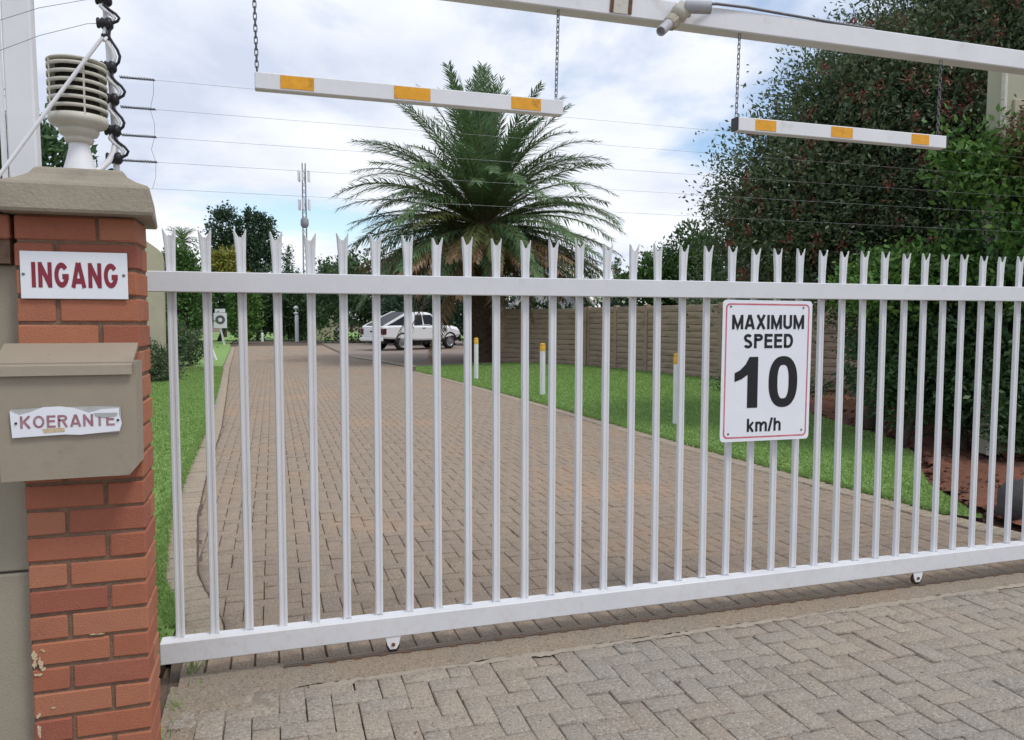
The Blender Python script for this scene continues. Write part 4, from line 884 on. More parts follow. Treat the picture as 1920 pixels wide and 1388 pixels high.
# white gabled building behind the garden wall
ho = thing('white_house', (12.6, 33.5, 0), 'white gabled building half hidden behind the palm fronds', 'house')
hd = Matrix.Translation((12.6, 33.5, 0)) @ Matrix.Rotation(math.radians(-14), 4, 'Z')
MB().prism([(-1.5, 0), (1.5, 0), (1.5, 2.35), (0, 3.85), (-1.5, 2.35)], 0, 6.0, hd).build('wall', 'house', ho)
rf = MB(); rf.prism([(-1.8, 2.13), (0, 3.93), (1.8, 2.13), (1.8, 2.26), (0, 4.07), (-1.8, 2.26)], -0.35, 6.4, hd); rfo = rf.build('roof', 'roof', ho)
MB().prism([(-1.85, 2.06), (0, 3.91), (1.85, 2.06), (1.85, 2.30), (0, 4.13), (-1.85, 2.30)], -0.43, -0.352, hd).build('bargeboard', 'house', rfo)
wdw = MB().prism([(-0.5, 1.0), (0.5, 1.0), (0.5, 2.0), (-0.5, 2.0)], -0.02, 0.02, hd).build('window', 'house', ho); MB().prism([(-0.43, 1.07), (0.43, 1.07), (0.43, 1.93), (-0.43, 1.93)], -0.026, -0.0225, hd).build('pane', 'glass', wdw)

# ------------------------------------------------------------------ pickup truck
HX = Vector((0.861, 0.508, 0)).normalized(); HYv = Vector((HX.y, -HX.x, 0))   # forward, to its right
TR0 = Vector((6.10, 37.85, 0)) - HYv * 0.80                        # ground point midway between the rear wheels
TM = Matrix(((HX.x, -HYv.x, 0, TR0.x), (HX.y, -HYv.y, 0, TR0.y), (0, 0, 1, 0), (0, 0, 0, 1)))
tk = thing('pickup_truck', tuple(TR0), 'white double cab pickup truck parked beyond the palm', 'pickup')
tp = lambda x, y, z: TM @ Vector((x, y, z))
def loft(secs, mat, name, par, smooth=False):
    """secs: list of (x, [(y,z)...]) cross-sections along the truck"""
    mb = MB(); n = len(secs[0][1]); V = [tp(x, y, z) for x, P in secs for y, z in P]
    mb.add(V, [(i * n + k, (i + 1) * n + k, (i + 1) * n + (k + 1) % n, i * n + (k + 1) % n) for i in range(len(secs) - 1) for k in range(n)] + [tuple(range(n))[::-1], tuple((len(secs) - 1) * n + k for k in range(n))], smooth)
    return mb.build(name, mat, par)
def sec(x, w, zb, zt, wt=None, r=0.08):
    wt = wt or w; return (x, [(-w + r * .5, zb), (w - r * .5, zb), (w, zb + r), ((w + wt) / 2, (zb + zt) / 2), (wt, zt - r), (wt - r, zt), (-wt + r, zt), (-wt, zt - r), (-(w + wt) / 2, (zb + zt) / 2), (-w, zb + r)])
loft([sec(-1.15, .86, .66, 1.16), sec(-1.10, .90, .60, 1.21), sec(-0.45, .94, .56, 1.23), sec(0.45, .95, .52, 1.23), sec(0.9, .95, .48, 1.21), sec(2.6, .95, .48, 1.20), sec(2.95, .95, .52, 1.22, None, .12), sec(3.5, .94, .56, 1.20, None, .16), sec(3.9, .90, .60, 1.12, None, .16), sec(4.08, .80, .64, 1.0, None, .12)], 'car', 'body', tk)
loft([sec(0.62, .82, 1.16, 1.20, .82, .01), sec(0.80, .82, 1.16, 1.78, .68, .07), sec(1.05, .84, 1.16, 1.89, .66, .09), sec(1.5, .84, 1.16, 1.92, .66, .10), sec(1.9, .84, 1.16, 1.90, .66, .10), sec(2.15, .84, 1.16, 1.83, .67, .08), sec(2.95, .86, 1.14, 1.20, .84, .01)], 'car', 'cab', tk)
for s in (-1, 1):
    off = lambda z: s * (0.85 - (z - 1.16) * 0.235 + 0.012)
    for xa, xb, xc, xd in ((0.86, 1.42, 1.42, 1.00), (1.50, 2.52, 2.05, 1.50)):
        mb = MB(); q = [(xa, 1.24), (xb, 1.24), (xc, 1.77), (xd, 1.77)]; q = [tp(x, off(z), z) for x, z in q]; q2 = [p + HYv * (-s) * -0.008 for p in q]
        mb.add(q + q2, [(0, 1, 2, 3), (7, 6, 5, 4), (0, 4, 5, 1), (1, 5, 6, 2), (2, 6, 7, 3), (3, 7, 4, 0)]); mb.build('side_window', 'glass', tk)
    for x in (1.40, 2.25): MB().bar(tp(x - .09, s * .958, 1.10), tp(x + .09, s * .958, 1.10), 0.03, 0.035).build('door_handle', 'dark', tk)
    MB().bar(tp(2.35, s * .90, 1.22), tp(2.35, s * 1.10, 1.22), 0.10, 0.16, ch=0.02).build('mirror', 'dark', tk)
    for x in (0.0, 3.22):
        c = tp(x, s * 0.80, 0.39); ax = HYv * (-s)
        MB().lathe(c - ax * 0.06, [(0.34, 0.0), (0.385, 0.0), (0.39, 0.03), (0.39, 0.17), (0.36, 0.20), (0.25, 0.20)], 24, ax).build('tyre', 'rubber', tk)
        MB().lathe(c - ax * 0.06, [(0.25, 0.20), (0.235, 0.17), (0.10, 0.16), (0.06, 0.19), (0, 0.19)], 20, ax).build('rim', 'rim', tk)
        mb = MB(); V = []
        for k in range(13):
            a = math.pi * k / 12; V += [tp(x + .47 * math.cos(a), s * .968, .42 + .47 * math.sin(a)), tp(x + .40 * math.cos(a), s * .968, .42 + .40 * math.sin(a)), tp(x + .40 * math.cos(a), s * .70, .42 + .40 * math.sin(a))]
        mb.add(V, [(3 * k + j, 3 * k + 3 + j, 3 * k + 4 + j, 3 * k + 1 + j) for k in range(12) for j in range(2)]); mb.build('wheel_arch', 'dark', tk)
    MB().bar(tp(-1.155, s * .80, 0.78), tp(-1.155, s * .80, 1.08), 0.20, 0.06, ch=0.015, up=tuple(HX)).build('tail_light', 'tail', tk)
    MB().bar(tp(-1.06, s * .905, 0.80), tp(-1.06, s * .905, 1.08), 0.05, 0.14, ch=0.01, up=tuple(HX)).build('tail_light', 'tail', tk)
    mb = MB(); mb.add([tp(-1.08, s * .82, 1.22), tp(-0.88, s * .82, 1.22), tp(0.86, s * .68, 1.95), tp(0.62, s * .68, 1.95), tp(-1.08, s * .74, 1.22), tp(-0.88, s * .74, 1.22), tp(0.86, s * .62, 1.95), tp(0.62, s * .62, 1.95)], [(0, 1, 2, 3), (7, 6, 5, 4), (0, 4, 5, 1), (2, 6, 7, 3), (1, 5, 6, 2), (0, 3, 7, 4)]); mb.build('sail_bar', 'car', tk)
mb = MB(); mb.add([tp(-0.96, -.70, 1.22), tp(-0.96, .70, 1.22), tp(0.64, .60, 1.88), tp(0.64, -.60, 1.88), tp(-0.96, -.70, 1.25), tp(-0.96, .70, 1.25), tp(0.64, .60, 1.91), tp(0.64, -.60, 1.91)], [(3, 2, 1, 0), (4, 5, 6, 7), (0, 1, 5, 4), (1, 2, 6, 5), (2, 3, 7, 6), (3, 0, 4, 7)]); mb.build('load_cover', 'dark', tk)
for s in (-1, 1):
    mb = MB(); mb.add([tp(-0.72, s * .775, 1.225), tp(0.66, s * .775, 1.225), tp(0.66, s * .66, 1.84), tp(-0.72, s * .745, 1.225), tp(0.66, s * .745, 1.225), tp(0.66, s * .63, 1.84)], [(0, 1, 2), (5, 4, 3), (0, 3, 4, 1), (1, 4, 5, 2), (2, 5, 3, 0)]); mb.build('quarter_window', 'glass', tk)
mb = MB(); mb.add([tp(2.20, -.60, 1.80), tp(2.20, .60, 1.80), tp(2.86, .76, 1.26), tp(2.86, -.76, 1.26), tp(2.24, -.60, 1.83), tp(2.24, .60, 1.83), tp(2.90, .76, 1.29), tp(2.90, -.76, 1.29)], [(4, 5, 6, 7), (3, 2, 1, 0)]); mb.build('windscreen', 'glass', tk)
MB().bar(tp(-1.20, -.86, 0.55), tp(-1.20, .86, 0.55), 0.14, 0.17, ch=0.03).build('rear_bumper', 'car', tk)
MB().bar(tp(-1.165, -.62, 0.86), tp(-1.165, .62, 0.86), 0.02, 0.40, ch=0.008).build('tailgate', 'car', tk)
MB().bar(tp(-1.18, -.13, 0.93), tp(-1.18, .13, 0.93), 0.014, 0.07).build('tailgate_handle', 'dark', tk)
MB().bar(tp(4.08, -.84, 0.60), tp(4.08, .84, 0.60), 0.16, 0.26, ch=0.05).build('front_bumper', 'dark', tk)
for s in (-1, 1): MB().bar(tp(4.0, s * .62, 0.90), tp(4.0, s * .84, 0.90), 0.14, 0.16, ch=0.03).build('headlight', 'glass', tk)
MB().bar(tp(-.9, 0, 0.44), tp(3.8, 0, 0.44), 1.2, 0.2).build('chassis', 'dark', tk)

# ------------------------------------------------------------------ date palm
def frond_mesh(name, L, droop, mats, seed, leaf=0.6, n=105, sweep=0.0, hang=0.34, lift=0.5, lift0=-0.35, wid=0.019):
    """feather frond along +x, arching down; local z is up"""
    rng = np.random.default_rng(seed); t = np.linspace(0, 1, 15); ang = -droop * t ** 1.6
    xs_, zs_ = [0.0], [0.0]
    for k in range(1, 15):
        a = (ang[k] + ang[k - 1]) / 2; xs_.append(xs_[-1] + math.cos(a) * L / 14); zs_.append(zs_[-1] + math.sin(a) * L / 14)
    px_ = lambda q: np.interp(q, t, xs_); pz_ = lambda q: np.interp(q, t, zs_); py_ = lambda q: sweep * q ** 2
    mb = MB(); mb.tube([(px_(q), py_(q), pz_(q)) for q in t], [0.05 * (1 - q) + 0.007 for q in t], 5, cap=False)
    F = list(mb.f); nb = len(F); base = len(mb.v); LV = []
    for q in np.linspace(0.12, 1.0, n):
        a = float(np.interp(q, t, ang)); T = np.array([math.cos(a), 0, math.sin(a)]); U = np.array([-math.sin(a), 0, math.cos(a)])
        ll = leaf * min(1, 0.40 + q * 2.4) * (1 - 0.60 * max(0, q - 0.6) / 0.4)
        for s in (-1, 1):
            fwd = rng.uniform(0.6, 1.05); d = T * fwd + np.array([0, s, 0]) * rng.uniform(0.55, 1.0) + U * rng.uniform(lift0, 1) * lift; d /= np.linalg.norm(d)
            p = np.array([px_(q), py_(q), pz_(q)]) + rng.normal(size=3) * 0.010; l2 = ll * rng.uniform(0.8, 1.15); w = np.cross(d, U); w = w / (np.linalg.norm(w) + 1e-9) * wid * rng.uniform(0.8, 1.3)
            hg = hang * l2 * rng.uniform(.4, 1.4); m_ = p + d * l2 * 0.5 - np.array([0, 0, hg * .2]); e = p + d * l2 - np.array([0, 0, hg])
            LV += [p - w * .5, p + w * .5, m_ + w, m_ - w, m_ - w, m_ + w, e + w * .2, e - w * .2]
    nl = len(LV) // 8
    me = bpy.data.meshes.new(name); F += [(base + 8 * i + a, base + 8 * i + a + 1, base + 8 * i + a + 2, base + 8 * i + a + 3) for i in range(nl) for a in (0, 4)]
    me.from_pydata([tuple(v) for v in mb.v] + [tuple(v) for v in LV], [], F); me.update()
    me.materials.append(MT['rachis']); me.materials.append(MT[mats])
    idx = np.ones(len(F), np.int32); idx[:nb] = 0; me.polygons.foreach_set('material_index', idx); return me
PB = Vector((7.42, 27.1, 0)); CZ = 5.2
palm = thing('date_palm', tuple(PB), 'large feather leaved date palm with full crown beside the drive', 'palm')
mb = MB(); mb.lathe(PB, [(0.62, -0.1), (0.55, 0.15), (0.48, 0.5), (0.45, 1.5), (0.47, 3.0), (0.55, 4.2), (0.64, 4.8), (0.40, 5.3), (0, 5.5)], 20); mb.build('trunk', 'ptrunk', palm)
mb = MB(); rr = random.Random(2)
for k in range(330):      # diamond leaf scars spiralling up the trunk
    a = k * 2.39996; z = 0.15 + 4.7 * k / 330; r = float(np.interp(z, [0, .5, 1.5, 3.0, 4.2, 4.8], [.56, .48, .45, .47, .55, .64])); c = PB + Vector((math.cos(a) * r, math.sin(a) * r, z)); n_ = Vector((math.cos(a), math.sin(a), 0)); tt = Vector((-n_.y, n_.x, 0)); o_ = rr.uniform(.05, .10) * (1 + max(0, z - 3.4) * 0.8); w = .115
    mb.add([c - tt * w, c - Vector((0, 0, .09)), c + tt * w, c + Vector((0, 0, .10)), c + n_ * o_ + Vector((0, 0, .055))], [(0, 1, 4), (1, 2, 4), (2, 3, 4), (3, 0, 4)])
mb.build('leaf_scars', 'ptrunk', palm, kind='stuff')
FR = {'up': [frond_mesh('frond', 5.5, 0.14, 'frond', 1, .60, hang=.08), frond_mesh('frond', 5.1, 0.24, 'frond', 2, .58, sweep=.2, hang=.08)],
      'mid': [frond_mesh('frond', 5.4, 0.60, 'frond', 13, .60, sweep=.2, hang=.2), frond_mesh('frond', 5.2, 0.80, 'frond', 14, .60, sweep=-.2, hang=.25)],
      'arc': [frond_mesh('frond', 5.5, 0.95, 'frond', 3, .60, sweep=.2), frond_mesh('frond', 5.6, 1.20, 'frond', 4, .62, sweep=-.3), frond_mesh('frond', 5.3, 0.80, 'frond', 5, .60)],
      'low': [frond_mesh('frond', 5.2, 0.85, 'frond', 6, .60, sweep=.2, hang=.4), frond_mesh('frond', 4.9, 0.7, 'frond_olive', 7, .58, sweep=-.2, hang=.4), frond_mesh('frond', 5.1, 0.6, 'frond', 10, .60, hang=.4)],
      'dead': [frond_mesh('dead_frond', 4.9, 0.28, 'frond_dead', 8, .46, 80, hang=.5), frond_mesh('dead_frond', 4.3, 0.4, 'frond_dead', 9, .44, 80, hang=.5)]}
rr = random.Random(17); k = 0
def add_frond(kind, az, el, tw=0.0, r0=0.22, z0=CZ):
    me = rr.choice(FR[kind]); o = bpy.data.objects.new('dead_frond' if kind == 'dead' else 'frond', me); COL.objects.link(o); o.parent = palm
    o.location = Vector((math.cos(az) * r0, math.sin(az) * r0, z0))
    o.rotation_euler = (tw, -el, az); s = rr.uniform(.85, .99); o.scale = (s, s, s); return o
for i in range(17): k += 1; add_frond('up', k * 2.39996, math.radians(rr.uniform(79, 91)), rr.uniform(-.4, .4), .10, CZ + .15)
for i in range(18): k += 1; add_frond('mid', k * 2.39996, math.radians(rr.uniform(57, 78)), rr.uniform(-.3, .3), .20, CZ + .05)
for i in range(30): k += 1; add_frond('arc', k * 2.39996, math.radians(rr.uniform(36, 58)), rr.uniform(-.3, .3), .3)
for i in range(32): k += 1; add_frond('arc', k * 2.39996, math.radians(rr.uniform(14, 36)), rr.uniform(-.3, .3), .38, CZ - .15)
for i in range(28): k += 1; add_frond('low', k * 2.39996, math.radians(rr.uniform(-10, 14)), rr.uniform(-.3, .3), .45, CZ - .3)
for i in range(24): k += 1; add_frond('low', k * 2.39996, math.radians(rr.uniform(-24, -8)), rr.uniform(-.3, .3), .5, CZ - .4)
for i in range(58): k += 1; add_frond('dead', k * 2.39996, math.radians(rr.uniform(-30, -10)), rr.uniform(-.5, .5), .5, CZ - .5)
for i in range(10): k += 1; add_frond('dead', k * 2.39996, math.radians(rr.uniform(-66, -42)), rr.uniform(-.5, .5), .5, CZ - .7)
mb = MB()
for i in range(26):
    a = -1.9 + rr.uniform(-.9, .9); e = rr.uniform(.2, .9); p0 = PB + Vector((0, 0, CZ + .2)); p1 = p0 + Vector((math.cos(a) * 1.15 * rr.uniform(.6, 1.1), math.sin(a) * 1.15, e * 1.1)); mb.tube([p0, (p0 + p1) / 2 + Vector((0, 0, .15)), p1, p1 + Vector((math.cos(a) * .12, math.sin(a) * .12, -.25))], [.03, .025, .02, .008], 5)
mb.build('fruit_stalks', 'dates', palm)

# ------------------------------------------------------------------ the big bush and its neighbours on the right
FBL = [(-.45, .5, 3.45, 1.6, 1.5, 1.25), (-.85, .7, 2.6, 1.25, 1.3, 1.0), (.15, .2, 4.55, 1.5, 1.5, 1.05), (1.0, .1, 5.2, 1.5, 1.5, 1.2), (1.7, -.3, 4.3, 1.7, 1.6, 1.6), (.8, .1, 3.0, 1.6, 1.6, 1.6), (2.2, -.2, 5.9, 1.6, 1.5, 1.2), (2.6, -.9, 3.0, 1.7, 1.7, 2.2),
       (1.5, -.3, 1.9, 1.7, 1.7, 1.5), (.65, .6, 2.35, .9, 1.0, .5), (1.9, .3, .9, 1.3, 1.2, .9)]
bb = plant('flowering_bush', (8.1, 8.85, 0), 'huge dark bush with scattered red brush flowers on the right', 'bush', FBL,
      230000, 0.068, 0.42, 'leaf_bottle', trunk_r=0.16, limbs=14, seed=31, clump=0.30, per=40, shell=0.5, floor=0.25, twigs=520, core=42000)
rng = np.random.default_rng(33); FB = np.array(FBL[:7])
nf = 280; bi = rng.integers(0, len(FB), nf); d = rng.normal(size=(nf, 3)); d[:, 1] = -abs(d[:, 1]); d /= np.linalg.norm(d, axis=1, keepdims=True); fc = FB[bi, :3] + d * FB[bi, 3:] * rng.uniform(.97, 1.08, (nf, 1))
pc = np.repeat(fc, 30, 0) + rng.normal(size=(nf * 30, 3)) * np.array([.036, .036, .062]); V, F = leaf_quads(pc, 0.055, 0.38, rng)
o = link_mesh('flowers', np_mesh('flowers', V, F), 'flower', bb); o['kind'] = 'stuff'
plant('leafy_shrub', (8.2, 5.95, 0), 'bright green leafy shrub at the right edge beyond the gate', 'shrub',
      [(-.5, .28, 2.1, .35, .3, .6), (-.62, .75, 3.33, .45, .45, .30), (-.38, .5, 3.0, .5, .5, .38), (-.02, .2, 2.62, .5, .5, .36), (.5, -.3, 2.45, .6, .6, .36), (.65, -.3, 1.72, .75, .7, .42), (.15, .15, 1.70, .6, .5, .38)],
      17000, 0.085, 0.48, 'leaf_bright', trunk_r=0.06, limbs=7, seed=41, clump=0.24, per=30, core=1500)
plant('leafy_shrub', (7.1, 7.2, 0), 'bright green low shrub in front of the flowering bush behind the gate tips', 'shrub',
      [(-.25, .1, 1.95, .5, .5, .33), (.30, -.2, 2.05, .6, .5, .36), (.85, -.5, 1.95, .7, .5, .45)],
      9000, 0.08, 0.48, 'leaf_bright', trunk_r=0.05, limbs=7, seed=42, clump=0.20, per=30, core=900)
plant('dark_shrub', (7.75, 6.9, 0), 'dense dark green shrub standing on the red soil', 'shrub',
      [(-.35, .45, 1.0, .75, .6, .75), (.1, 0, 1.15, .8, .7, .85), (.7, -.6, 1.15, .75, .65, .9), (1.3, -1.1, 1.2, .8, .7, .9), (.1, .5, 1.6, .9, .6, .6), (.8, .6, 1.0, 1.0, .6, .9), (.45, -.75, .75, .7, .4, .62), (.95, -1.0, .8, .7, .5, .65), (.5, -.1, 2.2, .9, .6, .5), (-.05, -.75, .62, .45, .35, .55), (.0, -.6, 1.7, .45, .35, .8), (.3, -.8, .48, .5, .3, .45)],
      42000, 0.08, 0.46, 'leaf_dark', trunk_r=0.06, limbs=9, seed=43, clump=0.22, per=30, floor=0.12, core=7000)
plant('hanging_shrub', (7.95, 6.0, 0), 'dry brownish foliage drooping over the cream column', 'shrub', [(-.12, 0, 3.52, .34, .35, .20), (.35, -.2, 3.55, .5, .45, .28), (.15, 0, 3.2, .6, .4, .32)], 15000, 0.06, 0.36, 'leaf_brown', trunk_r=0.05, limbs=5, seed=44, clump=0.18, per=30, core=900)
plant('ground_plant', (9.6, 12.6, 0), 'dark straggly plants at the foot of the precast wall beside the bush', 'shrub', [(.2, 0, .2, .6, .7, .2), (-.2, 1.2, .2, .5, .6, .2), (.9, -1.4, .3, .6, .6, .3)], 3500, 0.085, 0.4, 'leaf_bottle', trunk_r=0.03, limbs=8, seed=45, clump=0.22, per=24)
rk = thing('dark_boulder', (5.52, 4.33, 0), 'dark grey boulder at the right edge of the driveway', 'rock')
rng = np.random.default_rng(5); mb = MB(); V = []
for i in range(9):
    th_ = math.pi * i / 8
    for j in range(14):
        a = 2 * math.pi * j / 14; q = 1 + 0.12 * math.sin(3 * a + i) + rng.uniform(-.05, .05); V.append((5.56 + .24 * math.sin(th_) * math.cos(a) * q, 4.36 + .22 * math.sin(th_) * math.sin(a) * q, .10 + .19 * math.cos(th_) * q))
mb.add(V, [(i * 14 + j, i * 14 + (j + 1) % 14, (i + 1) * 14 + (j + 1) % 14, (i + 1) * 14 + j) for i in range(8) for j in range(14)], True); mb.build('stone', 'rock', rk)

# ------------------------------------------------------------------ background planting
def ball(n, w, h, z0, seed, k=1.0):
    r = random.Random(seed); return [(r.uniform(-.5, .5) * w, r.uniform(-.3, .3) * w, z0 + h * r.uniform(.15, .8), w * r.uniform(.28, .45) * k, w * r.uniform(.28, .42) * k, h * r.uniform(.22, .36) * k) for _ in range(n)]
def cone(w, h, z0=0.2):
    return [(0, 0, z0 + h * q, w * (1 - q) * .55 + .12, w * (1 - q) * .55 + .12, h * .16) for q in (.08, .22, .38, .54, .70, .84, .95)]
plant('dark_tree', (-2.75, 10.9, 0), 'dark leafy tree behind the white post and brick pillar', 'tree', [(-.2, 0, 3.1, 1.0, .9, .75), (.3, 0, 2.75, .42, .5, .45), (-.9, .2, 3.6, .9, .9, .7), (-.3, .2, 2.3, .55, .7, .6)], 16000, 0.10, 0.5, 'leaf_dark', 0.10, 6, seed=51, clump=.24)
plant('border_shrub', (-3.25, 24.2, 0), 'dark loose rose bush in the mulch bed on the left lawn', 'shrub', [(0, 0, .75, .55, .5, .5), (.3, .2, 1.0, .3, .3, .45), (-.3, 0, 1.2, .4, .4, .5), (.55, .6, .6, .35, .4, .4)], 5200, 0.085, 0.5, 'leaf_dark', 0.03, 8, seed=52, clump=.16, per=14)
plant('border_shrub', (-3.0, 27.0, 0), 'rounded dusky shrub behind the rose bush on the left lawn', 'shrub', [(0, 0, .7, .6, .6, .6), (.5, .5, .55, .4, .4, .45)], 4200, 0.10, 0.5, 'leaf_bottle', 0.03, 6, seed=53, clump=.18)
plant('tall_hedge_tree', (-4.8, 46, 0), 'dense mid green tree behind the left end of the gate', 'tree', [(0, 0, 2.6, 1.4, 1.3, 2.2), (-.7, 0, 3.6, 1.1, 1.1, 1.4), (.2, 0, 4.0, .85, .9, 1.2), (0, 0, 4.7, .6, .6, 1.0)], 16000, 0.20, 0.5, 'leaf_mid', 0.2, 6, seed=54, clump=.4)
plant('tall_hedge_tree', (-7.4, 47, 0), 'dark tree beside the cream plaster wall end', 'tree', ball(6, 3.2, 5.0, .5, 3), 11000, 0.22, 0.5, 'leaf_dark', 0.2, 5, seed=55, clump=.4)
plant('twin_crown_tree', (-2.7, 80, 0), 'tall dark two crowned tree rising above the far hedge', 'tree', [(-1.5, 0, 10.2, 1.7, 1.5, 2.0), (-1.1, 0, 8.2, 1.7, 1.5, 1.8), (1.5, 0, 10.0, 1.5, 1.4, 2.0), (2.3, 0, 9.2, 1.1, 1.1, 1.7), (1.3, 0, 7.6, 2.0, 1.8, 1.8), (-.2, 0, 6.2, 2.2, 1.8, 2.0), (-1.7, 0, 11.6, .7, .7, .8), (1.0, 0, 11.7, .6, .6, .7)], 15000, 0.32, 0.5, 'leaf_blue', 0.4, 8, seed=56, clump=.55)
plant('yellow_tree', (-3.9, 70, 0), 'yellow green rounded tree in front of the two crowned tree', 'tree', [(0, 0, 6.3, 1.3, 1.2, 1.1), (.5, 0, 5.3, 1.3, 1.2, 1.2), (-.5, 0, 5.2, 1.2, 1.2, 1.2)], 5500, 0.28, 0.5, 'leaf_yellow', 0.2, 5, seed=57, clump=.45)
plant('hedge_shrub', (-1.75, 50.8, 0), 'light green hedge shrub right behind the small board sign', 'shrub', [(0, 0, 1.6, .95, .9, 1.4), (.3, 0, 2.7, .8, .8, 1.0), (-.1, 0, 3.4, .7, .7, .8)], 8000, 0.18, 0.5, 'leaf_bright', 0.1, 5, seed=58, clump=.3)
plant('hedge_shrub', (.2, 57.5, 0), 'dark hedge shrub at the end of the drive', 'shrub', ball(7, 3.2, 5.2, .3, 8), 12000, 0.22, 0.5, 'leaf_dark', 0.15, 6, seed=59, clump=.4)
plant('hedge_shrub', (2.2, 59.5, 0), 'dark hedge mass behind the slender lamp pole', 'shrub', ball(7, 2.8, 5.0, .3, 9), 11000, 0.22, 0.5, 'leaf_mid', 0.15, 6, seed=60, clump=.4)
plant('hedge_shrub', (-3.6, 57.0, 0), 'dark tall hedge mass between the board sign and the left tree', 'shrub', ball(8, 4.4, 3.6, .3, 21), 14000, 0.22, 0.5, 'leaf_dark', 0.15, 6, seed=72, clump=.4)
plant('border_shrub', (-2.75, 20.2, 0), 'low dusky shrub at the foot of the cream plaster wall', 'shrub', [(0, 0, .45, .45, .4, .42), (-.4, 0, .6, .5, .4, .5), (.3, .3, .35, .3, .3, .3)], 4200, 0.075, 0.5, 'leaf_bottle', 0.03, 6, seed=73, clump=.15, per=14)
plant('conifer', (1.3, 63, 0), 'small pointed conifer left of the lattice mast', 'tree', cone(2.0, 6.9), 5000, 0.20, 0.35, 'leaf_dark', 0.15, 3, seed=61, clump=.25)
plant('hedge_shrub', (4.6, 66, 0), 'mid green rounded tree behind the tan wall piece', 'tree', ball(7, 3.4, 5.6, 1.0, 10), 9000, 0.26, 0.5, 'leaf_mid', 0.2, 6, seed=62, clump=.45)
plant('broad_tree', (6.4, 52, 0), 'dark broad tree behind the pickup truck', 'tree', ball(9, 5.5, 5.2, .6, 11), 17000, 0.24, 0.5, 'leaf_dark', 0.25, 7, seed=63, clump=.45)
plant('broad_tree', (10.6, 46, 0), 'dark blue green tree right behind the palm trunk', 'tree', ball(9, 5.5, 4.4, .4, 12), 17000, 0.24, 0.5, 'leaf_blue', 0.25, 7, seed=64, clump=.45)
sp2 = thing('fan_palm', (-6.6, 65.5, 0), 'small distant palm with a tufted head above the left hedge', 'palm')
MB().tube([(-6.6, 65.5, 0), (-6.55, 65.5, 4), (-6.6, 65.5, 7.6)], [.22, .18, .16], 8).build('trunk', 'ptrunk', sp2)
fm = frond_mesh('frond', 1.5, 1.0, 'frond', 12, .5, 16)
for i in range(26):
    o = bpy.data.objects.new('frond', fm); COL.objects.link(o); o.parent = sp2; o.location = (0, 0, 7.6); o.rotation_euler = (rr.uniform(-.4, .4), -math.radians(rr.uniform(-40, 75)), i * 2.39996)
# beyond the garden wall
plant('cypress', (25.9, 55, 0), 'slim dark cypress right of the palm crown', 'tree', cone(2.2, 6.3), 4500, 0.22, 0.35, 'leaf_dark', 0.15, 3, seed=65, clump=.25)
plant('wall_tree', (14.6, 27.2, 0), 'mid green tree just beyond the precast wall right of the palm', 'tree', [(-.9, 0, 2.6, 1.0, .9, .9), (.1, 0, 3.3, .9, .9, 1.0), (1.1, -.3, 3.3, 1.2, 1.0, 1.2), (1.7, -.4, 4.1, .8, .8, .8)], 12000, 0.17, 0.5, 'leaf_mid', 0.15, 6, seed=66, clump=.32)
plant('wall_tree', (17.2, 27.0, 0), 'dark tree beyond the wall left of the flowering bush', 'tree', ball(7, 3.6, 4.2, .8, 14), 12000, 0.17, 0.5, 'leaf_dark', 0.15, 6, seed=67, clump=.32)
plant('wall_tree', (16.4, 23.8, 0), 'green bush leaning over the precast wall behind the speed sign', 'tree', ball(7, 3.0, 3.0, .6, 15), 10000, 0.15, 0.5, 'leaf_mid', 0.12, 6, seed=68, clump=.3)
plant('wall_tree', (10.0, 30.5, 0), 'low dark hedge bush between the palm and the white gable', 'shrub', ball(7, 3.2, 2.0, .3, 16), 9000, 0.16, 0.5, 'leaf_dark', 0.1, 5, seed=69, clump=.3)
plant('wall_tree', (12.9, 26.6, 0), 'dark hedge bush behind the corner of the precast wall', 'shrub', ball(7, 2.6, 1.7, .5, 18), 9000, 0.15, 0.5, 'leaf_blue', 0.1, 5, seed=70, clump=.3)
plant('wall_tree', (13.6, 18.5, 0), 'leafy climber showing above the precast wall beside the speed sign', 'shrub', ball(8, 3.4, 1.5, .9, 19), 11000, 0.12, 0.5, 'leaf_bottle', 0.1, 5, seed=71, clump=.26)

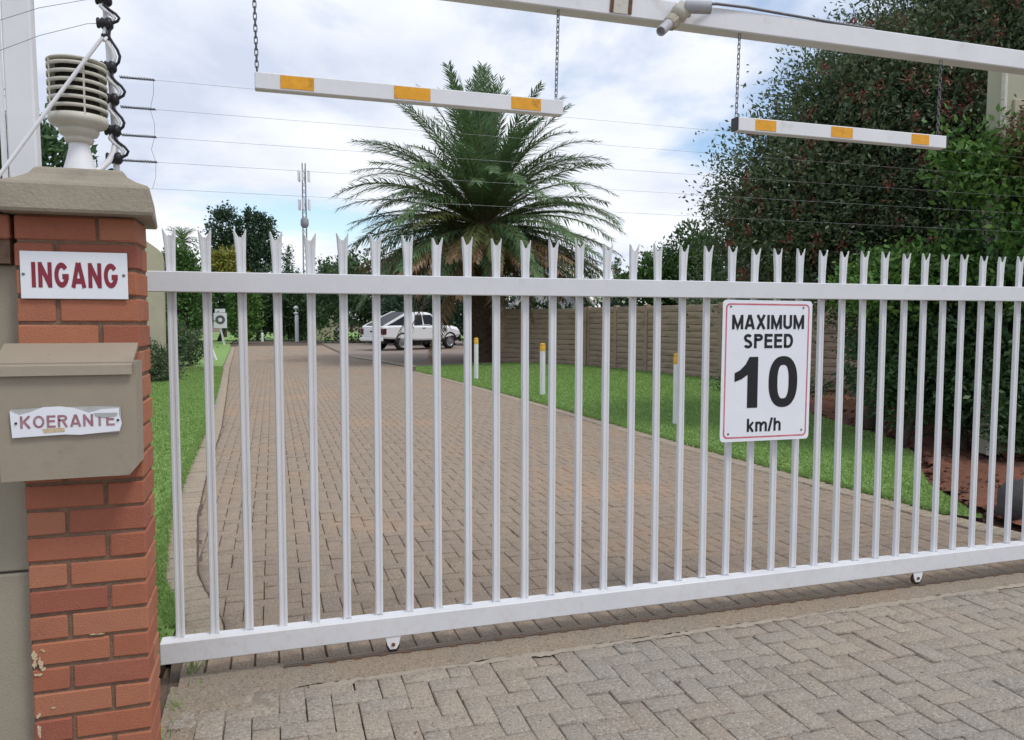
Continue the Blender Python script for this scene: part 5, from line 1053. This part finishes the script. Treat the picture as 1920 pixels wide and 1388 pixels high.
# lattice mast far off
ms = thing('lattice_mast', (13.0, 314, 0), 'distant slender lattice radio mast with panel antennas', 'mast')
mb = MB(); H0, w0 = 62.5, 1.25
for k in range(4):
    a = math.pi / 4 + k * math.pi / 2; mb.bar((13 + w0 * math.cos(a), 314 + w0 * math.sin(a), 0), (13 + .8 * math.cos(a), 314 + .8 * math.sin(a), H0), .30, .30)
mb.build('legs', 'mast', ms)
mb = MB()
for z in np.arange(1, H0 - 2, 2.6):
    for k in range(4):
        a, b = math.pi / 4 + k * math.pi / 2, math.pi / 4 + (k + 1) * math.pi / 2; w = w0 - .45 * z / H0
        mb.bar((13 + w * math.cos(a), 314 + w * math.sin(a), z), (13 + w * math.cos(b), 314 + w * math.sin(b), z + 2.6), .16, .16)
mb.build('bracing', 'mast', ms)
for z, r in ((57.5, 2.2), (46.5, 2.2)):
    for k in range(6):
        a = k * math.pi / 3 + .3; MB().box((13 + r * math.cos(a), 314 + r * math.sin(a), z), (.55, .55, 4.2), a, ch=.08).build('panel_antenna', 'white', ms)
MB().lathe((13, 314, 39.5), [(1.0, -2), (1.6, -1), (1.6, 1), (1.0, 2)], 12).build('equipment_drum', 'mast', ms)

# ------------------------------------------------------------------ small litter on the paving
rng = np.random.default_rng(77); n = 150
x = rng.uniform(-.3, 4.6, n); y = rng.uniform(1.9, 12, n); P = np.stack([x, y, np.full(n, .012)], 1); V, F = leaf_quads(P, .026, .5, rng); V[:, 2] = .006 + abs(V[:, 2] - .012) * .35
tag(link_mesh('leaf_litter', np_mesh('leaf_litter', V, F), 'leaf_brown'), 'few small dry leaves scattered on the pavers', 'leaf litter', kind='stuff')
rng = np.random.default_rng(91); wv, wf = [], []
for (wx, wy, cnt, hh) in [(-0.385, 3.14, 13, .06), (-0.36, 3.50, 17, .08), (-0.40, 2.98, 10, .05), (-0.33, 3.36, 8, .05), (-0.375, 3.75, 15, .09), (-0.40, 2.74, 14, .04)]:
    P = np.stack([wx + rng.normal(size=cnt) * .022, wy + rng.normal(size=cnt) * .035, np.zeros(cnt)], 1); hgt = rng.uniform(.4, 1.2, cnt) * hh; a = rng.uniform(0, 6.28, cnt); w = .0035
    sd = np.stack([np.cos(a) * w, np.sin(a) * w, np.zeros(cnt)], 1); tp_ = P + np.stack([rng.normal(size=cnt) * hgt * .5, rng.normal(size=cnt) * hgt * .5, hgt], 1); wv.append(np.stack([P - sd, P + sd, tp_], 1).reshape(-1, 3))
V = np.concatenate(wv); tag(link_mesh('weeds', np_mesh('weeds', V, np.arange(len(V)).reshape(-1, 3)), 'blade'), 'small weeds sprouting at the foot of the brick pillar', 'weeds', kind='stuff')
